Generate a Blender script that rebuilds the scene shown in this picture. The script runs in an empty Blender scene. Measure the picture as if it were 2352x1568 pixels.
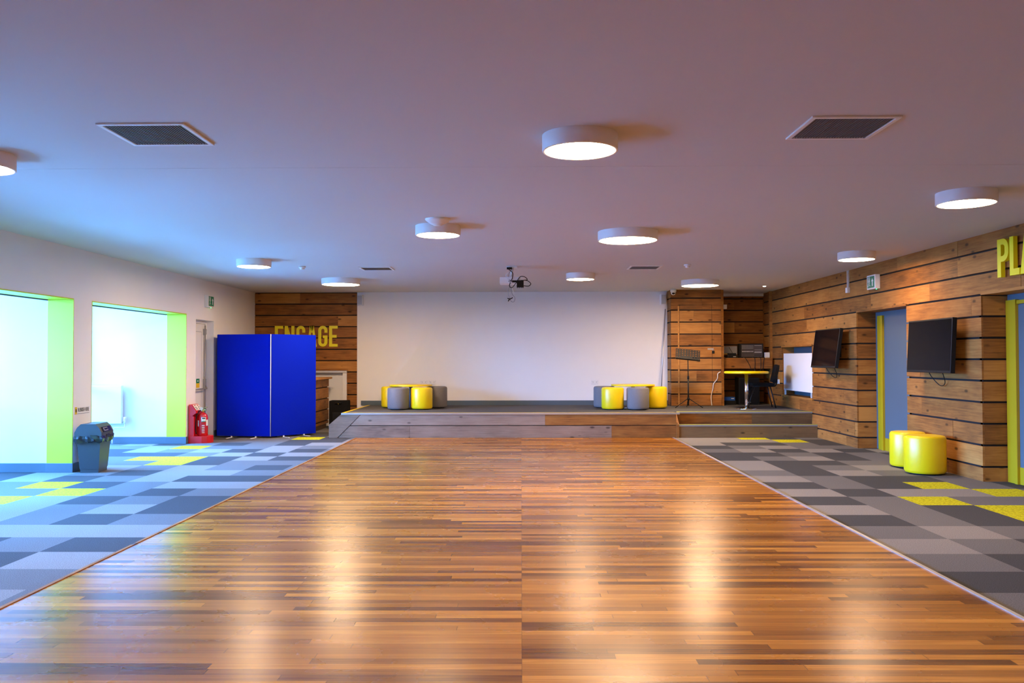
import bpy, bmesh, math, random
from mathutils import Vector, Matrix
R_ = math.radians
C = bpy.context.scene.collection
S = bpy.context.scene

# ---------------------------------------------------------------- camera
def make_camera():
    yaw, pitch, roll, f = .0109, .0207, .002, 1929.0
    cy, sy, cp, sp, cr, sr = math.cos(yaw), math.sin(yaw), math.cos(pitch), math.sin(pitch), math.cos(roll), math.sin(roll)
    R0 = Vector((cy, sy, 0)); U0 = Vector((sy*sp, -cy*sp, cp)); F = Vector((-sy*cp, cy*cp, sp))
    Rt = cr*R0 - sr*U0; Up = cr*U0 + sr*R0
    cd = bpy.data.cameras.new('camera'); co = bpy.data.objects.new('camera', cd); C.objects.link(co)
    m = Matrix(((Rt.x, Up.x, -F.x, 0), (Rt.y, Up.y, -F.y, 0), (Rt.z, Up.z, -F.z, 1.4), (0, 0, 0, 1)))
    co.matrix_world = m
    cd.sensor_fit = 'HORIZONTAL'; cd.sensor_width = 36; cd.lens = f*36/2352
    cd.clip_start = .05; cd.clip_end = 200
    S.camera = co
make_camera()

# ---------------------------------------------------------------- world (overcast daylight)
w = bpy.data.worlds.new('sky'); S.world = w; w.use_nodes = True
bg = w.node_tree.nodes['Background']; bg.inputs[0].default_value = (.45, .72, 1.0, 1); bg.inputs[1].default_value = 3.0
# skylight falling steeply into two visible window bays and one added out of view
DAY_COL, DAY_L, DAY_TILT = (.09, .355, 1.0), 215.0, 38
ld = bpy.data.lights.new('window_daylight', 'AREA'); ld.shape = 'RECTANGLE'; ld.size = 4.4; ld.size_y = 15.0
ld.color = DAY_COL; ld.energy = DAY_L*math.pi*4.4*15.0
lo = bpy.data.objects.new('window_daylight', ld); C.objects.link(lo)
lo.location = (-10.6, 8.6, 3.5); lo.rotation_euler = (0, -math.pi/2+R_(DAY_TILT), 0)
LAMP_COL = (1.0, .68, .41); LAMP_STR = 108.0
S.view_settings.view_transform = 'Standard'; S.view_settings.look = 'None'
S.view_settings.exposure = 0.0; S.view_settings.gamma = 1; S.view_settings.use_curve_mapping = False
S.cycles.use_denoising = True
S.cycles.max_bounces = 10; S.cycles.diffuse_bounces = 6; S.cycles.glossy_bounces = 4
S.cycles.sample_clamp_indirect = 14

# ---------------------------------------------------------------- materials
def new_mat(name):
    m = bpy.data.materials.new(name); m.use_nodes = True
    return m, m.node_tree, m.node_tree.nodes['Principled BSDF']
def N(t, kind, **kw):
    n = t.nodes.new(kind)
    for k, v in kw.items(): setattr(n, k, v)
    return n
def plain(name, col, rough=.5, metal=0, bump=0, bscale=200, var=.06, vscale=3, spec=.5, coat=0):
    """procedural paint / plastic / metal: small tone variation and optional grain"""
    m, t, b = new_mat(name)
    tc = N(t, 'ShaderNodeTexCoord'); nz = N(t, 'ShaderNodeTexNoise'); nz.inputs['Scale'].default_value = vscale; nz.inputs['Detail'].default_value = 4
    t.links.new(tc.outputs['Object'], nz.inputs['Vector'])
    mix = N(t, 'ShaderNodeMix', data_type='RGBA')
    mix.inputs[6].default_value = (*[c*(1-var) for c in col], 1); mix.inputs[7].default_value = (*[min(1, c*(1+var)) for c in col], 1)
    t.links.new(nz.outputs[0], mix.inputs[0]); t.links.new(mix.outputs[2], b.inputs['Base Color'])
    b.inputs['Roughness'].default_value = rough; b.inputs['Metallic'].default_value = metal
    b.inputs['Specular IOR Level'].default_value = spec; b.inputs['Coat Weight'].default_value = coat
    if bump:
        n2 = N(t, 'ShaderNodeTexNoise'); n2.inputs['Scale'].default_value = bscale
        t.links.new(tc.outputs['Object'], n2.inputs['Vector'])
        bp = N(t, 'ShaderNodeBump'); bp.inputs['Strength'].default_value = bump; bp.inputs['Distance'].default_value = .002
        t.links.new(n2.outputs[0], bp.inputs['Height']); t.links.new(bp.outputs[0], b.inputs['Normal'])
    return m
def emis(name, col, s):
    m = bpy.data.materials.new(name); m.use_nodes = True; t = m.node_tree; t.nodes.clear()
    o = N(t, 'ShaderNodeOutputMaterial'); e = N(t, 'ShaderNodeEmission'); e.inputs[0].default_value = (*col, 1); e.inputs[1].default_value = s
    t.links.new(e.outputs[0], o.inputs[0]); return m
def glass_mat(name):
    m = bpy.data.materials.new(name); m.use_nodes = True; t = m.node_tree; t.nodes.clear()
    o = N(t, 'ShaderNodeOutputMaterial'); tr = N(t, 'ShaderNodeBsdfTransparent'); gl = N(t, 'ShaderNodeBsdfGlossy'); gl.inputs['Roughness'].default_value = .02
    fr = N(t, 'ShaderNodeFresnel'); fr.inputs[0].default_value = 1.45; mx = N(t, 'ShaderNodeMixShader')
    tr.inputs[0].default_value = (.93, .96, .96, 1)
    t.links.new(fr.outputs[0], mx.inputs[0]); t.links.new(tr.outputs[0], mx.inputs[1]); t.links.new(gl.outputs[0], mx.inputs[2]); t.links.new(mx.outputs[0], o.inputs[0])
    return m
def timber(name, dark, mid, light, rough=.6):
    """old sawn pine: tone per board from the 'board' attribute, grain along the board, knots and stains"""
    m, t, b = new_mat(name)
    tc = N(t, 'ShaderNodeTexCoord'); at = N(t, 'ShaderNodeAttribute', attribute_name='board'); sep = N(t, 'ShaderNodeSeparateColor')
    t.links.new(at.outputs['Color'], sep.inputs[0])
    off = N(t, 'ShaderNodeVectorMath', operation='MULTIPLY_ADD')
    t.links.new(at.outputs['Vector'], off.inputs[0]); off.inputs[1].default_value = (17, 23, 31); t.links.new(tc.outputs['Object'], off.inputs[2])
    mp = N(t, 'ShaderNodeMapping'); mp.inputs['Scale'].default_value = (1.2, 1.2, 26); t.links.new(off.outputs[0], mp.inputs[0])
    g = N(t, 'ShaderNodeTexNoise'); g.inputs['Scale'].default_value = 2.2; g.inputs['Detail'].default_value = 8; g.inputs['Roughness'].default_value = .65; g.inputs['Distortion'].default_value = .5
    t.links.new(mp.outputs[0], g.inputs['Vector'])
    mp2 = N(t, 'ShaderNodeMapping'); mp2.inputs['Scale'].default_value = (1, 1, 2.2); t.links.new(off.outputs[0], mp2.inputs[0])
    st = N(t, 'ShaderNodeTexNoise'); st.inputs['Scale'].default_value = 2.6; st.inputs['Detail'].default_value = 3; t.links.new(mp2.outputs[0], st.inputs['Vector'])
    # knots
    mp3 = N(t, 'ShaderNodeMapping'); mp3.inputs['Scale'].default_value = (3.2, 3.2, 7); t.links.new(off.outputs[0], mp3.inputs[0])
    vo = N(t, 'ShaderNodeTexVoronoi'); vo.inputs['Scale'].default_value = 1.0; t.links.new(mp3.outputs[0], vo.inputs['Vector'])
    kr = N(t, 'ShaderNodeValToRGB'); kr.color_ramp.elements[0].position = .07; kr.color_ramp.elements[0].color = (1, 1, 1, 1); kr.color_ramp.elements[1].position = .17; kr.color_ramp.elements[1].color = (0, 0, 0, 1)
    t.links.new(vo.outputs['Distance'], kr.inputs[0])
    # tone = grain*.45 + board*.4 + stain*.35
    a1 = N(t, 'ShaderNodeMath', operation='MULTIPLY_ADD'); t.links.new(g.outputs[0], a1.inputs[0]); a1.inputs[1].default_value = .75; a1.inputs[2].default_value = -.22
    a2 = N(t, 'ShaderNodeMath', operation='MULTIPLY_ADD'); t.links.new(sep.outputs[0], a2.inputs[0]); a2.inputs[1].default_value = .42; t.links.new(a1.outputs[0], a2.inputs[2])
    a3 = N(t, 'ShaderNodeMath', operation='MULTIPLY_ADD'); t.links.new(st.outputs[0], a3.inputs[0]); a3.inputs[1].default_value = .5; t.links.new(a2.outputs[0], a3.inputs[2])
    cr = N(t, 'ShaderNodeValToRGB'); e = cr.color_ramp.elements
    e[0].position = .12; e[0].color = (*dark, 1); e[1].position = .85; e[1].color = (*light, 1)
    q = e.new(.48); q.color = (*mid, 1)
    t.links.new(a3.outputs[0], cr.inputs[0])
    kk = N(t, 'ShaderNodeMath', operation='MULTIPLY'); t.links.new(kr.outputs[0], kk.inputs[0]); kk.inputs[1].default_value = .8
    mx = N(t, 'ShaderNodeMix', data_type='RGBA'); t.links.new(kk.outputs[0], mx.inputs[0]); t.links.new(cr.outputs[0], mx.inputs[6]); mx.inputs[7].default_value = (*[c*.45 for c in dark], 1)
    t.links.new(mx.outputs[2], b.inputs['Base Color']); b.inputs['Roughness'].default_value = rough
    b.inputs['Specular IOR Level'].default_value = .3
    bp = N(t, 'ShaderNodeBump'); bp.inputs['Strength'].default_value = .35; bp.inputs['Distance'].default_value = .004
    t.links.new(g.outputs[0], bp.inputs['Height']); t.links.new(bp.outputs[0], b.inputs['Normal'])
    return m
def strip_floor(name):
    """glossy hardwood strips 68 mm wide running across the hall"""
    m, t, b = new_mat(name)
    geo = N(t, 'ShaderNodeNewGeometry'); sx = N(t, 'ShaderNodeSeparateXYZ'); t.links.new(geo.outputs['Position'], sx.inputs[0])
    def M(op, a, bb=None, cc=None):
        n = N(t, 'ShaderNodeMath', operation=op)
        for i, v in enumerate((a, bb, cc)):
            if v is None: continue
            if isinstance(v, (int, float)): n.inputs[i].default_value = v
            else: t.links.new(v, n.inputs[i])
        return n.outputs[0]
    yv = M('DIVIDE', sx.outputs['Y'], .068); row = M('FLOOR', yv); fr = M('FRACT', yv)
    wn = N(t, 'ShaderNodeTexWhiteNoise', noise_dimensions='1D'); t.links.new(row, wn.inputs['W'])
    # a joint on the centre line for every strip, random joints elsewhere
    xs = M('SIGN', sx.outputs['X']); ax = M('ABSOLUTE', sx.outputs['X'])
    wside = N(t, 'ShaderNodeTexWhiteNoise', noise_dimensions='1D'); t.links.new(M('MULTIPLY_ADD', xs, 313.7, row), wside.inputs['W']); offv = M('MULTIPLY', wside.outputs['Value'], 1.15)
    xx = M('ADD', ax, offv); px = M('DIVIDE', xx, 1.45); col = M('FLOOR', px)
    cid = M('MULTIPLY', M('ADD', col, 3.7), xs)
    wv = N(t, 'ShaderNodeCombineXYZ'); t.links.new(row, wv.inputs[0]); t.links.new(cid, wv.inputs[1])
    w2 = N(t, 'ShaderNodeTexWhiteNoise', noise_dimensions='2D'); t.links.new(wv.outputs[0], w2.inputs['Vector'])
    # grain
    ov = N(t, 'ShaderNodeVectorMath', operation='MULTIPLY_ADD'); t.links.new(w2.outputs['Color'], ov.inputs[0]); ov.inputs[1].default_value = (9, 9, 9); t.links.new(geo.outputs['Position'], ov.inputs[2])
    mp = N(t, 'ShaderNodeMapping'); mp.inputs['Scale'].default_value = (1.3, 30, 1); t.links.new(ov.outputs[0], mp.inputs[0])
    g = N(t, 'ShaderNodeTexNoise'); g.inputs['Scale'].default_value = 1.6; g.inputs['Detail'].default_value = 8; g.inputs['Roughness'].default_value = .6; t.links.new(mp.outputs[0], g.inputs['Vector'])
    pw = M('POWER', w2.outputs['Value'], 1.0)
    tone = M('ADD', M('MULTIPLY', pw, .72), M('MULTIPLY', g.outputs[0], .62)); tone = M('SUBTRACT', tone, .18)
    cr = N(t, 'ShaderNodeValToRGB'); e = cr.color_ramp.elements
    e[0].position = 0; e[0].color = (.06, .018, .004, 1); e[1].position = 1; e[1].color = (.66, .29, .045, 1)
    for p, c in ((.18, (.13, .040, .005, 1)), (.42, (.27, .098, .011, 1)), (.75, (.40, .155, .018, 1))):
        q = e.new(p); q.color = c
    t.links.new(tone, cr.inputs[0])
    # seams
    d1 = M('MINIMUM', fr, M('SUBTRACT', 1, fr)); s1 = M('LESS_THAN', d1, .022)
    fx = M('FRACT', px); d2 = M('MINIMUM', fx, M('SUBTRACT', 1, fx)); s2 = M('LESS_THAN', d2, .0016)
    s3 = M('LESS_THAN', ax, .0012)
    sm = M('MAXIMUM', M('MAXIMUM', s1, s2), s3)
    mx = N(t, 'ShaderNodeMix', data_type='RGBA'); t.links.new(M('MULTIPLY', sm, .55), mx.inputs[0]); t.links.new(cr.outputs[0], mx.inputs[6]); mx.inputs[7].default_value = (.06, .025, .01, 1)
    t.links.new(mx.outputs[2], b.inputs['Base Color'])
    b.inputs['Specular IOR Level'].default_value = .28
    n3 = N(t, 'ShaderNodeTexNoise'); n3.inputs['Scale'].default_value = 1.4; n3.inputs['Detail'].default_value = 5; t.links.new(geo.outputs['Position'], n3.inputs['Vector'])
    t.links.new(M('MULTIPLY_ADD', n3.outputs[0], .10, .22), b.inputs['Roughness'])
    bp = N(t, 'ShaderNodeBump'); bp.inputs['Strength'].default_value = .04; bp.inputs['Distance'].default_value = .001
    t.links.new(g.outputs[0], bp.inputs['Height']); t.links.new(bp.outputs[0], b.inputs['Normal'])
    return m
def carpet(name, col, fleck=None, famt=.35):
    m, t, b = new_mat(name)
    geo = N(t, 'ShaderNodeNewGeometry')
    n1 = N(t, 'ShaderNodeTexNoise'); n1.inputs['Scale'].default_value = 160; n1.inputs['Detail'].default_value = 3; t.links.new(geo.outputs['Position'], n1.inputs['Vector'])
    n2 = N(t, 'ShaderNodeTexNoise'); n2.inputs['Scale'].default_value = 38; n2.inputs['Detail'].default_value = 5; t.links.new(geo.outputs['Position'], n2.inputs['Vector'])
    r = N(t, 'ShaderNodeValToRGB'); r.color_ramp.elements[0].position = .36; r.color_ramp.elements[1].position = .64
    k = .72
    r.color_ramp.elements[0].color = (*[c*k for c in col], 1); r.color_ramp.elements[1].color = (*[min(1, c*(2-k)) for c in col], 1)
    t.links.new(n1.outputs[0], r.inputs[0]); src = r.outputs[0]
    if fleck:
        q = N(t, 'ShaderNodeValToRGB'); q.color_ramp.elements[0].position = .5; q.color_ramp.elements[1].position = .58
        t.links.new(n2.outputs[0], q.inputs[0])
        mu = N(t, 'ShaderNodeMath', operation='MULTIPLY'); mu.inputs[1].default_value = famt; t.links.new(q.outputs[0], mu.inputs[0])
        mx = N(t, 'ShaderNodeMix', data_type='RGBA'); t.links.new(mu.outputs[0], mx.inputs[0]); t.links.new(src, mx.inputs[6]); mx.inputs[7].default_value = (*fleck, 1)
        src = mx.outputs[2]
    t.links.new(src, b.inputs['Base Color']); b.inputs['Roughness'].default_value = .95; b.inputs['Specular IOR Level'].default_value = .1
    bp = N(t, 'ShaderNodeBump'); bp.inputs['Strength'].default_value = .6; bp.inputs['Distance'].default_value = .004
    t.links.new(n1.outputs[0], bp.inputs['Height']); t.links.new(bp.outputs[0], b.inputs['Normal'])
    return m

Mt = {}
Mt['plaster'] = plain('white_plaster', (.84, .83, .82), .85, bump=.15, bscale=120, var=.02, spec=.2)
Mt['ceiling'] = plain('ceiling_paint', (.62, .61, .59), .9, bump=.1, bscale=60, var=.025, vscale=.6, spec=.15)
Mt['timber'] = timber('reclaimed_boards', (.06, .022, .006), (.30, .115, .022), (.52, .24, .055))
Mt['timber_grey'] = timber('weathered_boards', (.09, .055, .032), (.26, .165, .105), (.38, .255, .17))
Mt['timber_dark'] = timber('dark_stained_boards', (.035, .018, .007), (.12, .065, .026), (.22, .125, .05))
Mt['gapdark'] = plain('dark_batten', (.012, .009, .007), .9)
Mt['strip'] = strip_floor('hardwood_strips')
Mt['cD'] = carpet('carpet_dark', (.060, .061, .063)); Mt['cM'] = carpet('carpet_mid', (.138, .134, .130)); Mt['cL'] = carpet('carpet_light', (.228, .214, .196))
Mt['cY'] = carpet('carpet_yellow', (.52, .51, .010), (.22, .20, .01), .7)
Mt['deck'] = carpet('stage_carpet', (.095, .095, .10))
Mt['skirt'] = plain('blue_grey_gloss_paint', (.09, .125, .155), .4)
Mt['yellow'] = plain('yellow_paint', (.58, .62, .006), .55)
Mt['yframe'] = plain('yellow_frame_paint', (.46, .32, .004), .4)
Mt['yletter'] = plain('yellow_letter', (.85, .78, .005), .45)
Mt['yvinyl'] = plain('yellow_vinyl', (.82, .61, .003), .32, bump=.25, bscale=260, var=.03)
Mt['gvinyl'] = plain('grey_felt', (.17, .165, .175), .8, bump=.5, bscale=300, var=.12, vscale=60)
Mt['ytop'] = plain('yellow_laminate', (.82, .60, .003), .3)
Mt['black'] = plain('black_plastic', (.010, .010, .011), .5, spec=.2)
Mt['blackfab'] = plain('black_fabric', (.009, .009, .010), .9, bump=.5, bscale=400, spec=.1)
Mt['blackmetal'] = plain('black_metal', (.015, .015, .016), .35, metal=.6)
Mt['screen'] = plain('tv_glass', (.004, .004, .005), .1, var=.02, spec=.06)
Mt['white'] = plain('white_plastic', (.80, .80, .80), .4, var=.02)
Mt['grille'] = plain('grey_grille', (.46, .47, .49), .6)
Mt['chrome'] = plain('chrome', (.72, .72, .74), .12, metal=1)
Mt['alu'] = plain('brushed_aluminium', (.62, .62, .64), .35, metal=.85)
Mt['blue'] = plain('blue_loop_nylon', (.0, .012, .50), .85, bump=.3, bscale=500, var=.04, spec=.1)
Mt['bluewall'] = plain('slate_blue_paint', (.085, .125, .155), .5, var=.03)
Mt['red'] = plain('red_plastic', (.62, .008, .012), .35, var=.04)
Mt['redmetal'] = plain('red_enamel', (.55, .008, .010), .15, coat=.5)
Mt['green'] = plain('sign_green', (.0, .20, .10), .4)
Mt['bin'] = plain('grey_bin_plastic', (.045, .055, .065), .4)
Mt['bag'] = plain('black_bin_bag', (.02, .022, .025), .18, bump=.6, bscale=25)
Mt['vent'] = plain('dark_vent', (.07, .06, .065), .6)
Mt['ventrib'] = plain('vent_rib', (.14, .125, .13), .5)
Mt['lampbody'] = plain('lamp_white', (.82, .81, .80), .5, var=.02)
Mt['lamp'] = emis('lamp_diffuser', LAMP_COL, LAMP_STR)
Mt['led'] = emis('small_led', (.9, .95, 1), 12); Mt['gled'] = emis('green_led', (.05, 1, .35), 6)
Mt['glass'] = glass_mat('window_glass')
Mt['brass'] = plain('brass', (.6, .42, .1), .3, metal=1)
Mt['steel'] = plain('grey_steel', (.32, .32, .33), .4, metal=.4)
Mt['rope'] = plain('cream_cable', (.75, .66, .5), .7)
Mt['paving'] = plain('pale_paving', (.45, .45, .43), .9, var=.15, bump=.3, bscale=30)
Mt['bluebox'] = plain('blue_card', (.01, .09, .45), .5)
Mt['label'] = plain('paper_label', (.75, .72, .62), .7); Mt['ink'] = plain('dark_ink', (.03, .025, .05), .7)
Mt['signyel'] = plain('sign_yellow', (.75, .5, .01), .5)
Mt['greyboard'] = plain('pale_grey_board', (.62, .64, .68), .5, var=.03)

# ---------------------------------------------------------------- mesh builder
rng = random.Random(7)
class MB:
    def __init__(s): s.bm = bmesh.new(); s.mats = []; s.board = s.bm.loops.layers.color.new('board')
    def mi(s, m):
        m = Mt[m] if isinstance(m, str) else m
        if m not in s.mats: s.mats.append(m)
        return s.mats.index(m)
    def _set(s, faces, m, board=None, smooth=False):
        i = s.mi(m) if m else 0
        if board is None: board = (rng.random(), rng.random(), rng.random(), 1)
        for f in faces:
            f.material_index = i; f.smooth = smooth
            for l in f.loops: l[s.board] = board
        return s
    def box(s, x0, x1, y0, y1, z0, z1, m=None, mat=None, bevel=0):
        v = [s.bm.verts.new((x, y, z)) for x in (x0, x1) for y in (y0, y1) for z in (z0, z1)]
        q = [(0, 1, 3, 2), (4, 6, 7, 5), (0, 4, 5, 1), (2, 3, 7, 6), (0, 2, 6, 4), (1, 5, 7, 3)]
        fs = [s.bm.faces.new([v[i] for i in k]) for k in q]
        if bevel:
            es = list({e for f in fs for e in f.edges})
            r = bmesh.ops.bevel(s.bm, geom=es, offset=bevel, segments=2, affect='EDGES', profile=.6)
            fs = list(set(r['faces']) | {f for f in fs if f.is_valid})
            v = list({vv for f in fs for vv in f.verts})
        if mat is not None: bmesh.ops.transform(s.bm, matrix=mat, verts=v)
        return s._set(fs, m)
    def prism(s, pts, a, b, axis='z', m=None, mat=None):
        """polygon pts extruded from a to b along an axis; pts are the two other coordinates in xyz order"""
        def P(p, h):
            return {'z': (p[0], p[1], h), 'y': (p[0], h, p[1]), 'x': (h, p[0], p[1])}[axis]
        A = [s.bm.verts.new(P(p, a)) for p in pts]; B = [s.bm.verts.new(P(p, b)) for p in pts]
        fs = [s.bm.faces.new(A[::-1]), s.bm.faces.new(B)]
        n = len(pts)
        for i in range(n): fs.append(s.bm.faces.new((A[i], A[(i+1) % n], B[(i+1) % n], B[i])))
        bmesh.ops.recalc_face_normals(s.bm, faces=fs)
        if mat is not None: bmesh.ops.transform(s.bm, matrix=mat, verts=A+B)
        return s._set(fs, m)
    def lathe(s, prof, c=(0, 0, 0), n=32, m=None, smooth=True, mat=None, cap=True):
        """prof: list of (r, z) bottom to top, about the z axis at c"""
        rings = []; vs = []; fs = []
        for r, z in prof:
            if r < 1e-5: ring = [s.bm.verts.new((c[0], c[1], c[2]+z))]
            else: ring = [s.bm.verts.new((c[0]+r*math.cos(2*math.pi*i/n), c[1]+r*math.sin(2*math.pi*i/n), c[2]+z)) for i in range(n)]
            rings.append(ring); vs += ring
        for a, b in zip(rings, rings[1:]):
            for i in range(n):
                j = (i+1) % n
                if len(a) == 1 and len(b) == 1: continue
                if len(a) == 1: fs.append(s.bm.faces.new((a[0], b[j], b[i])))
                elif len(b) == 1: fs.append(s.bm.faces.new((a[i], a[j], b[0])))
                else: fs.append(s.bm.faces.new((a[i], a[j], b[j], b[i])))
        caps = []
        if cap:
            if len(rings[0]) > 1: caps.append(s.bm.faces.new(rings[0][::-1]))
            if len(rings[-1]) > 1: caps.append(s.bm.faces.new(rings[-1]))
        bmesh.ops.recalc_face_normals(s.bm, faces=fs+caps)
        if mat is not None: bmesh.ops.transform(s.bm, matrix=mat, verts=vs)
        s._set(fs, m, smooth=smooth); return s._set(caps, m)
    def tube(s, pts, r, n=8, m=None, close=False):
        pts = [Vector(p) for p in pts]; rings = []; fs = []
        up = Vector((0, 0, 1))
        for i, p in enumerate(pts):
            a = pts[i-1] if i else p; b = pts[i+1] if i < len(pts)-1 else p
            d = (b-a).normalized()
            u = d.cross(up)
            if u.length < .05: u = d.cross(Vector((0, 1, 0)))
            u.normalize(); v = d.cross(u).normalized()
            if rings:
                pu = rings[-1][1]; v2 = (pu - d*pu.dot(d))
                if v2.length > 1e-3: u = v2.normalized(); v = d.cross(u)
            rings.append(([s.bm.verts.new(p + r*(u*math.cos(2*math.pi*k/n) + v*math.sin(2*math.pi*k/n))) for k in range(n)], u))
        for (a, _), (b, _) in zip(rings, rings[1:]):
            for k in range(n): fs.append(s.bm.faces.new((a[k], a[(k+1) % n], b[(k+1) % n], b[k])))
        caps = [s.bm.faces.new(rings[0][0][::-1]), s.bm.faces.new(rings[-1][0])]
        bmesh.ops.recalc_face_normals(s.bm, faces=fs+caps)
        s._set(fs, m, smooth=True); return s._set(caps, m)
    def build(s, name, m=None, parent=None, loc=None):
        me = bpy.data.meshes.new(name); s.bm.to_mesh(me); s.bm.free()
        if not s.mats: s.mats = [Mt[m] if isinstance(m, str) else (m or Mt['white'])]
        for q in s.mats: me.materials.append(q)
        o = bpy.data.objects.new(name, me); C.objects.link(o)
        if parent: o.parent = parent
        if loc: o.location = loc
        return o
def tag(o, label=None, cat=None, group=None, kind=None):
    for k, v in (('label', label), ('category', cat), ('group', group), ('kind', kind)):
        if v: o[k] = v
    return o
def thing(name, label, cat, loc=(0, 0, 0), rz=0, group=None, rot=None):
    o = bpy.data.objects.new(name, None); C.objects.link(o); o.empty_display_size = .1
    o.location = loc; o.rotation_euler = rot or (0, 0, rz)
    return tag(o, label, cat, group)
def struct(o): o['kind'] = 'structure'; return o
def dup(root, loc, label=None, rz=None):
    r = root.copy(); C.objects.link(r); r.location = loc
    if rz is not None: r.rotation_euler = (0, 0, rz)
    if label: r['label'] = label
    for ch in list(root.children):
        c = ch.copy(); C.objects.link(c); c.parent = r
        for g in list(ch.children):
            d = g.copy(); C.objects.link(d); d.parent = c
    return r
def smooth_path(pts, k=6):
    pts = [Vector(p) for p in pts]; out = []
    for i in range(len(pts)-1):
        p0 = pts[max(i-1, 0)]; p1 = pts[i]; p2 = pts[i+1]; p3 = pts[min(i+2, len(pts)-1)]
        for j in range(k):
            t = j/k
            out.append(.5*((2*p1)+(p2-p0)*t+(2*p0-5*p1+4*p2-p3)*t*t+(3*p1-p0-3*p2+p3)*t**3))
    out.append(pts[-1]); return out

# ---------------------------------------------------------------- room dimensions
XL, XR, H, YB, Y0, YF, ZS = -5.587, 5.23, 2.80, 17.55, -4.0, 14.92, .44
WL, WR = -2.932, 2.685                      # edges of the hardwood
# floor: carpet tiles, transcribed tile by tile where the photo shows them
LEFT = {-11: {3: 'Y', 2: 'M', 1: 'M'}, -10: {3: 'D', 4: 'D', 0: 'M', 1: 'M', 2: 'M'}, -9: {1: 'D', 3: 'D', 0: 'M', 2: 'M', 4: 'L', 5: 'L'}, -8: {0: 'Y', 1: 'M', 2: 'M', 3: 'L', 4: 'M', 5: 'L', -1: 'L'},
        -7: {0: 'M', 1: 'L', 2: 'D', 3: 'L', 4: 'D', 5: 'M', -1: 'L'}, -6: {-2: 'D', -1: 'D', 0: 'D', 1: 'M', 2: 'L', 3: 'D', 4: 'L', 5: 'L'}, -5: {-1: 'M', 0: 'Y', 1: 'Y', 2: 'D', 3: 'L', 4: 'D', 5: 'D'},
        -4: {-1: 'M', 0: 'M', 1: 'Y', 2: 'D', 3: 'M', 4: 'M', 5: 'M'}, -3: {0: 'L', 1: 'M', 2: 'L', 3: 'M', 4: 'D', 5: 'M'}, -2: {-1: 'L', 0: 'M', 1: 'D', 2: 'L', 3: 'L', 4: 'M', 5: 'M'},
        -1: {-1: 'L', 0: 'D', 1: 'M', 2: 'L', 3: 'D', 4: 'D', 5: 'D'}, 0: {-1: 'M', 0: 'Y', 1: 'D', 2: 'M', 3: 'L', 4: 'L', 5: 'L'}, 1: {-1: 'M', 0: 'M', 1: 'Y', 2: 'M', 3: 'D', 4: 'M', 5: 'M'},
        2: {-1: 'Y', 0: 'Y', 1: 'L', 2: 'D', 3: 'M', 4: 'D', 5: 'D'}, 3: {0: 'L', 1: 'L', 2: 'M', 3: 'L', 4: 'D', 5: 'D'}, 4: {1: 'L', 2: 'M', 3: 'D', 4: 'M', 5: 'M'}, 5: {2: 'L', 3: 'L', 4: 'L', 5: 'L'},
        6: {2: 'D', 3: 'M', 4: 'D', 5: 'D'}, 7: {3: 'D', 4: 'L', 5: 'L'}, 8: {4: 'M', 5: 'M'}, 9: {5: 'M'}}
RIGHT = {-11: {-4: 'L', -3: 'L', -2: 'L', -1: 'Y', 0: 'D', 1: 'M'}, -10: {-4: 'L', -3: 'L', -2: 'L', -1: 'L', 0: 'Y', 1: 'D'}, -9: {-4: 'L', -3: 'L', -2: 'D', -1: 'D', 0: 'M', 1: 'D'},
         -8: {-4: 'D', -3: 'D', -2: 'M', -1: 'L', 0: 'M', 1: 'M'}, -7: {-4: 'M', -3: 'M', -2: 'L', -1: 'D', 0: 'L', 1: 'D'}, -6: {-4: 'D', -3: 'D', -2: 'D', -1: 'M', 0: 'D', 1: 'M'},
         -5: {-4: 'D', -3: 'D', -2: 'M', -1: 'L', 0: 'D', 1: 'M', 2: 'D'}, -4: {-4: 'L', -3: 'L', -2: 'D', -1: 'D', 0: 'M', 1: 'M'}, -3: {-4: 'L', -3: 'L', -2: 'D', -1: 'M', 0: 'L', 1: 'D'},
         -2: {-4: 'M', -3: 'M', -2: 'D', -1: 'L', 0: 'M', 1: 'M'}, -1: {-4: 'L', -3: 'L', -2: 'M', -1: 'D', 0: 'D', 1: 'M'}, 0: {-4: 'D', -3: 'D', -2: 'M', -1: 'D', 0: 'Y', 1: 'M'},
         1: {-4: 'L', -3: 'L', -2: 'D', -1: 'L', 0: 'L', 1: 'Y'}, 2: {-4: 'D', -3: 'D', -2: 'M', -1: 'Y', 0: 'M', 1: 'M'}, 3: {-4: 'L', -3: 'L', -2: 'M', -1: 'D', 0: 'Y'},
         4: {-4: 'D', -3: 'D', -2: 'M', -1: 'D', 0: 'Y'}, 5: {-4: 'M', -3: 'M', -2: 'L', -1: 'M'}, 6: {-4: 'L', -3: 'L', -2: 'M', -1: 'D'}, 7: {-4: 'M', -3: 'M', -2: 'D'}, 8: {-4: 'D', -3: 'D'}, 9: {-4: 'M', -3: 'M'}}
def carpet_zone(mb, gx, gy, x0, x1, y0, y1, table, hide=None):
    r2 = random.Random(11)
    for c in range(-12, 30):
        for r in range(-30, 60):
            a0, a1 = gx+.5*c, gx+.5*c+.5; b1 = gy-.5*r; b0 = b1-.5
            k = table.get(r, {}).get(c) or r2.choice('LMMDLMD')
            a0, a1, b0, b1 = max(a0, x0), min(a1, x1), max(b0, y0), min(b1, y1)
            if a1-a0 < .003 or b1-b0 < .003: continue
            vs = [mb.bm.verts.new(p) for p in ((a0, b0, 0), (a1, b0, 0), (a1, b1, 0), (a0, b1, 0))]
            mb._set([mb.bm.faces.new(vs)], 'c'+k)
fl = MB()
carpet_zone(fl, -5.52, 9.619, -7.4, WL, Y0, 17.6, LEFT)
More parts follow.
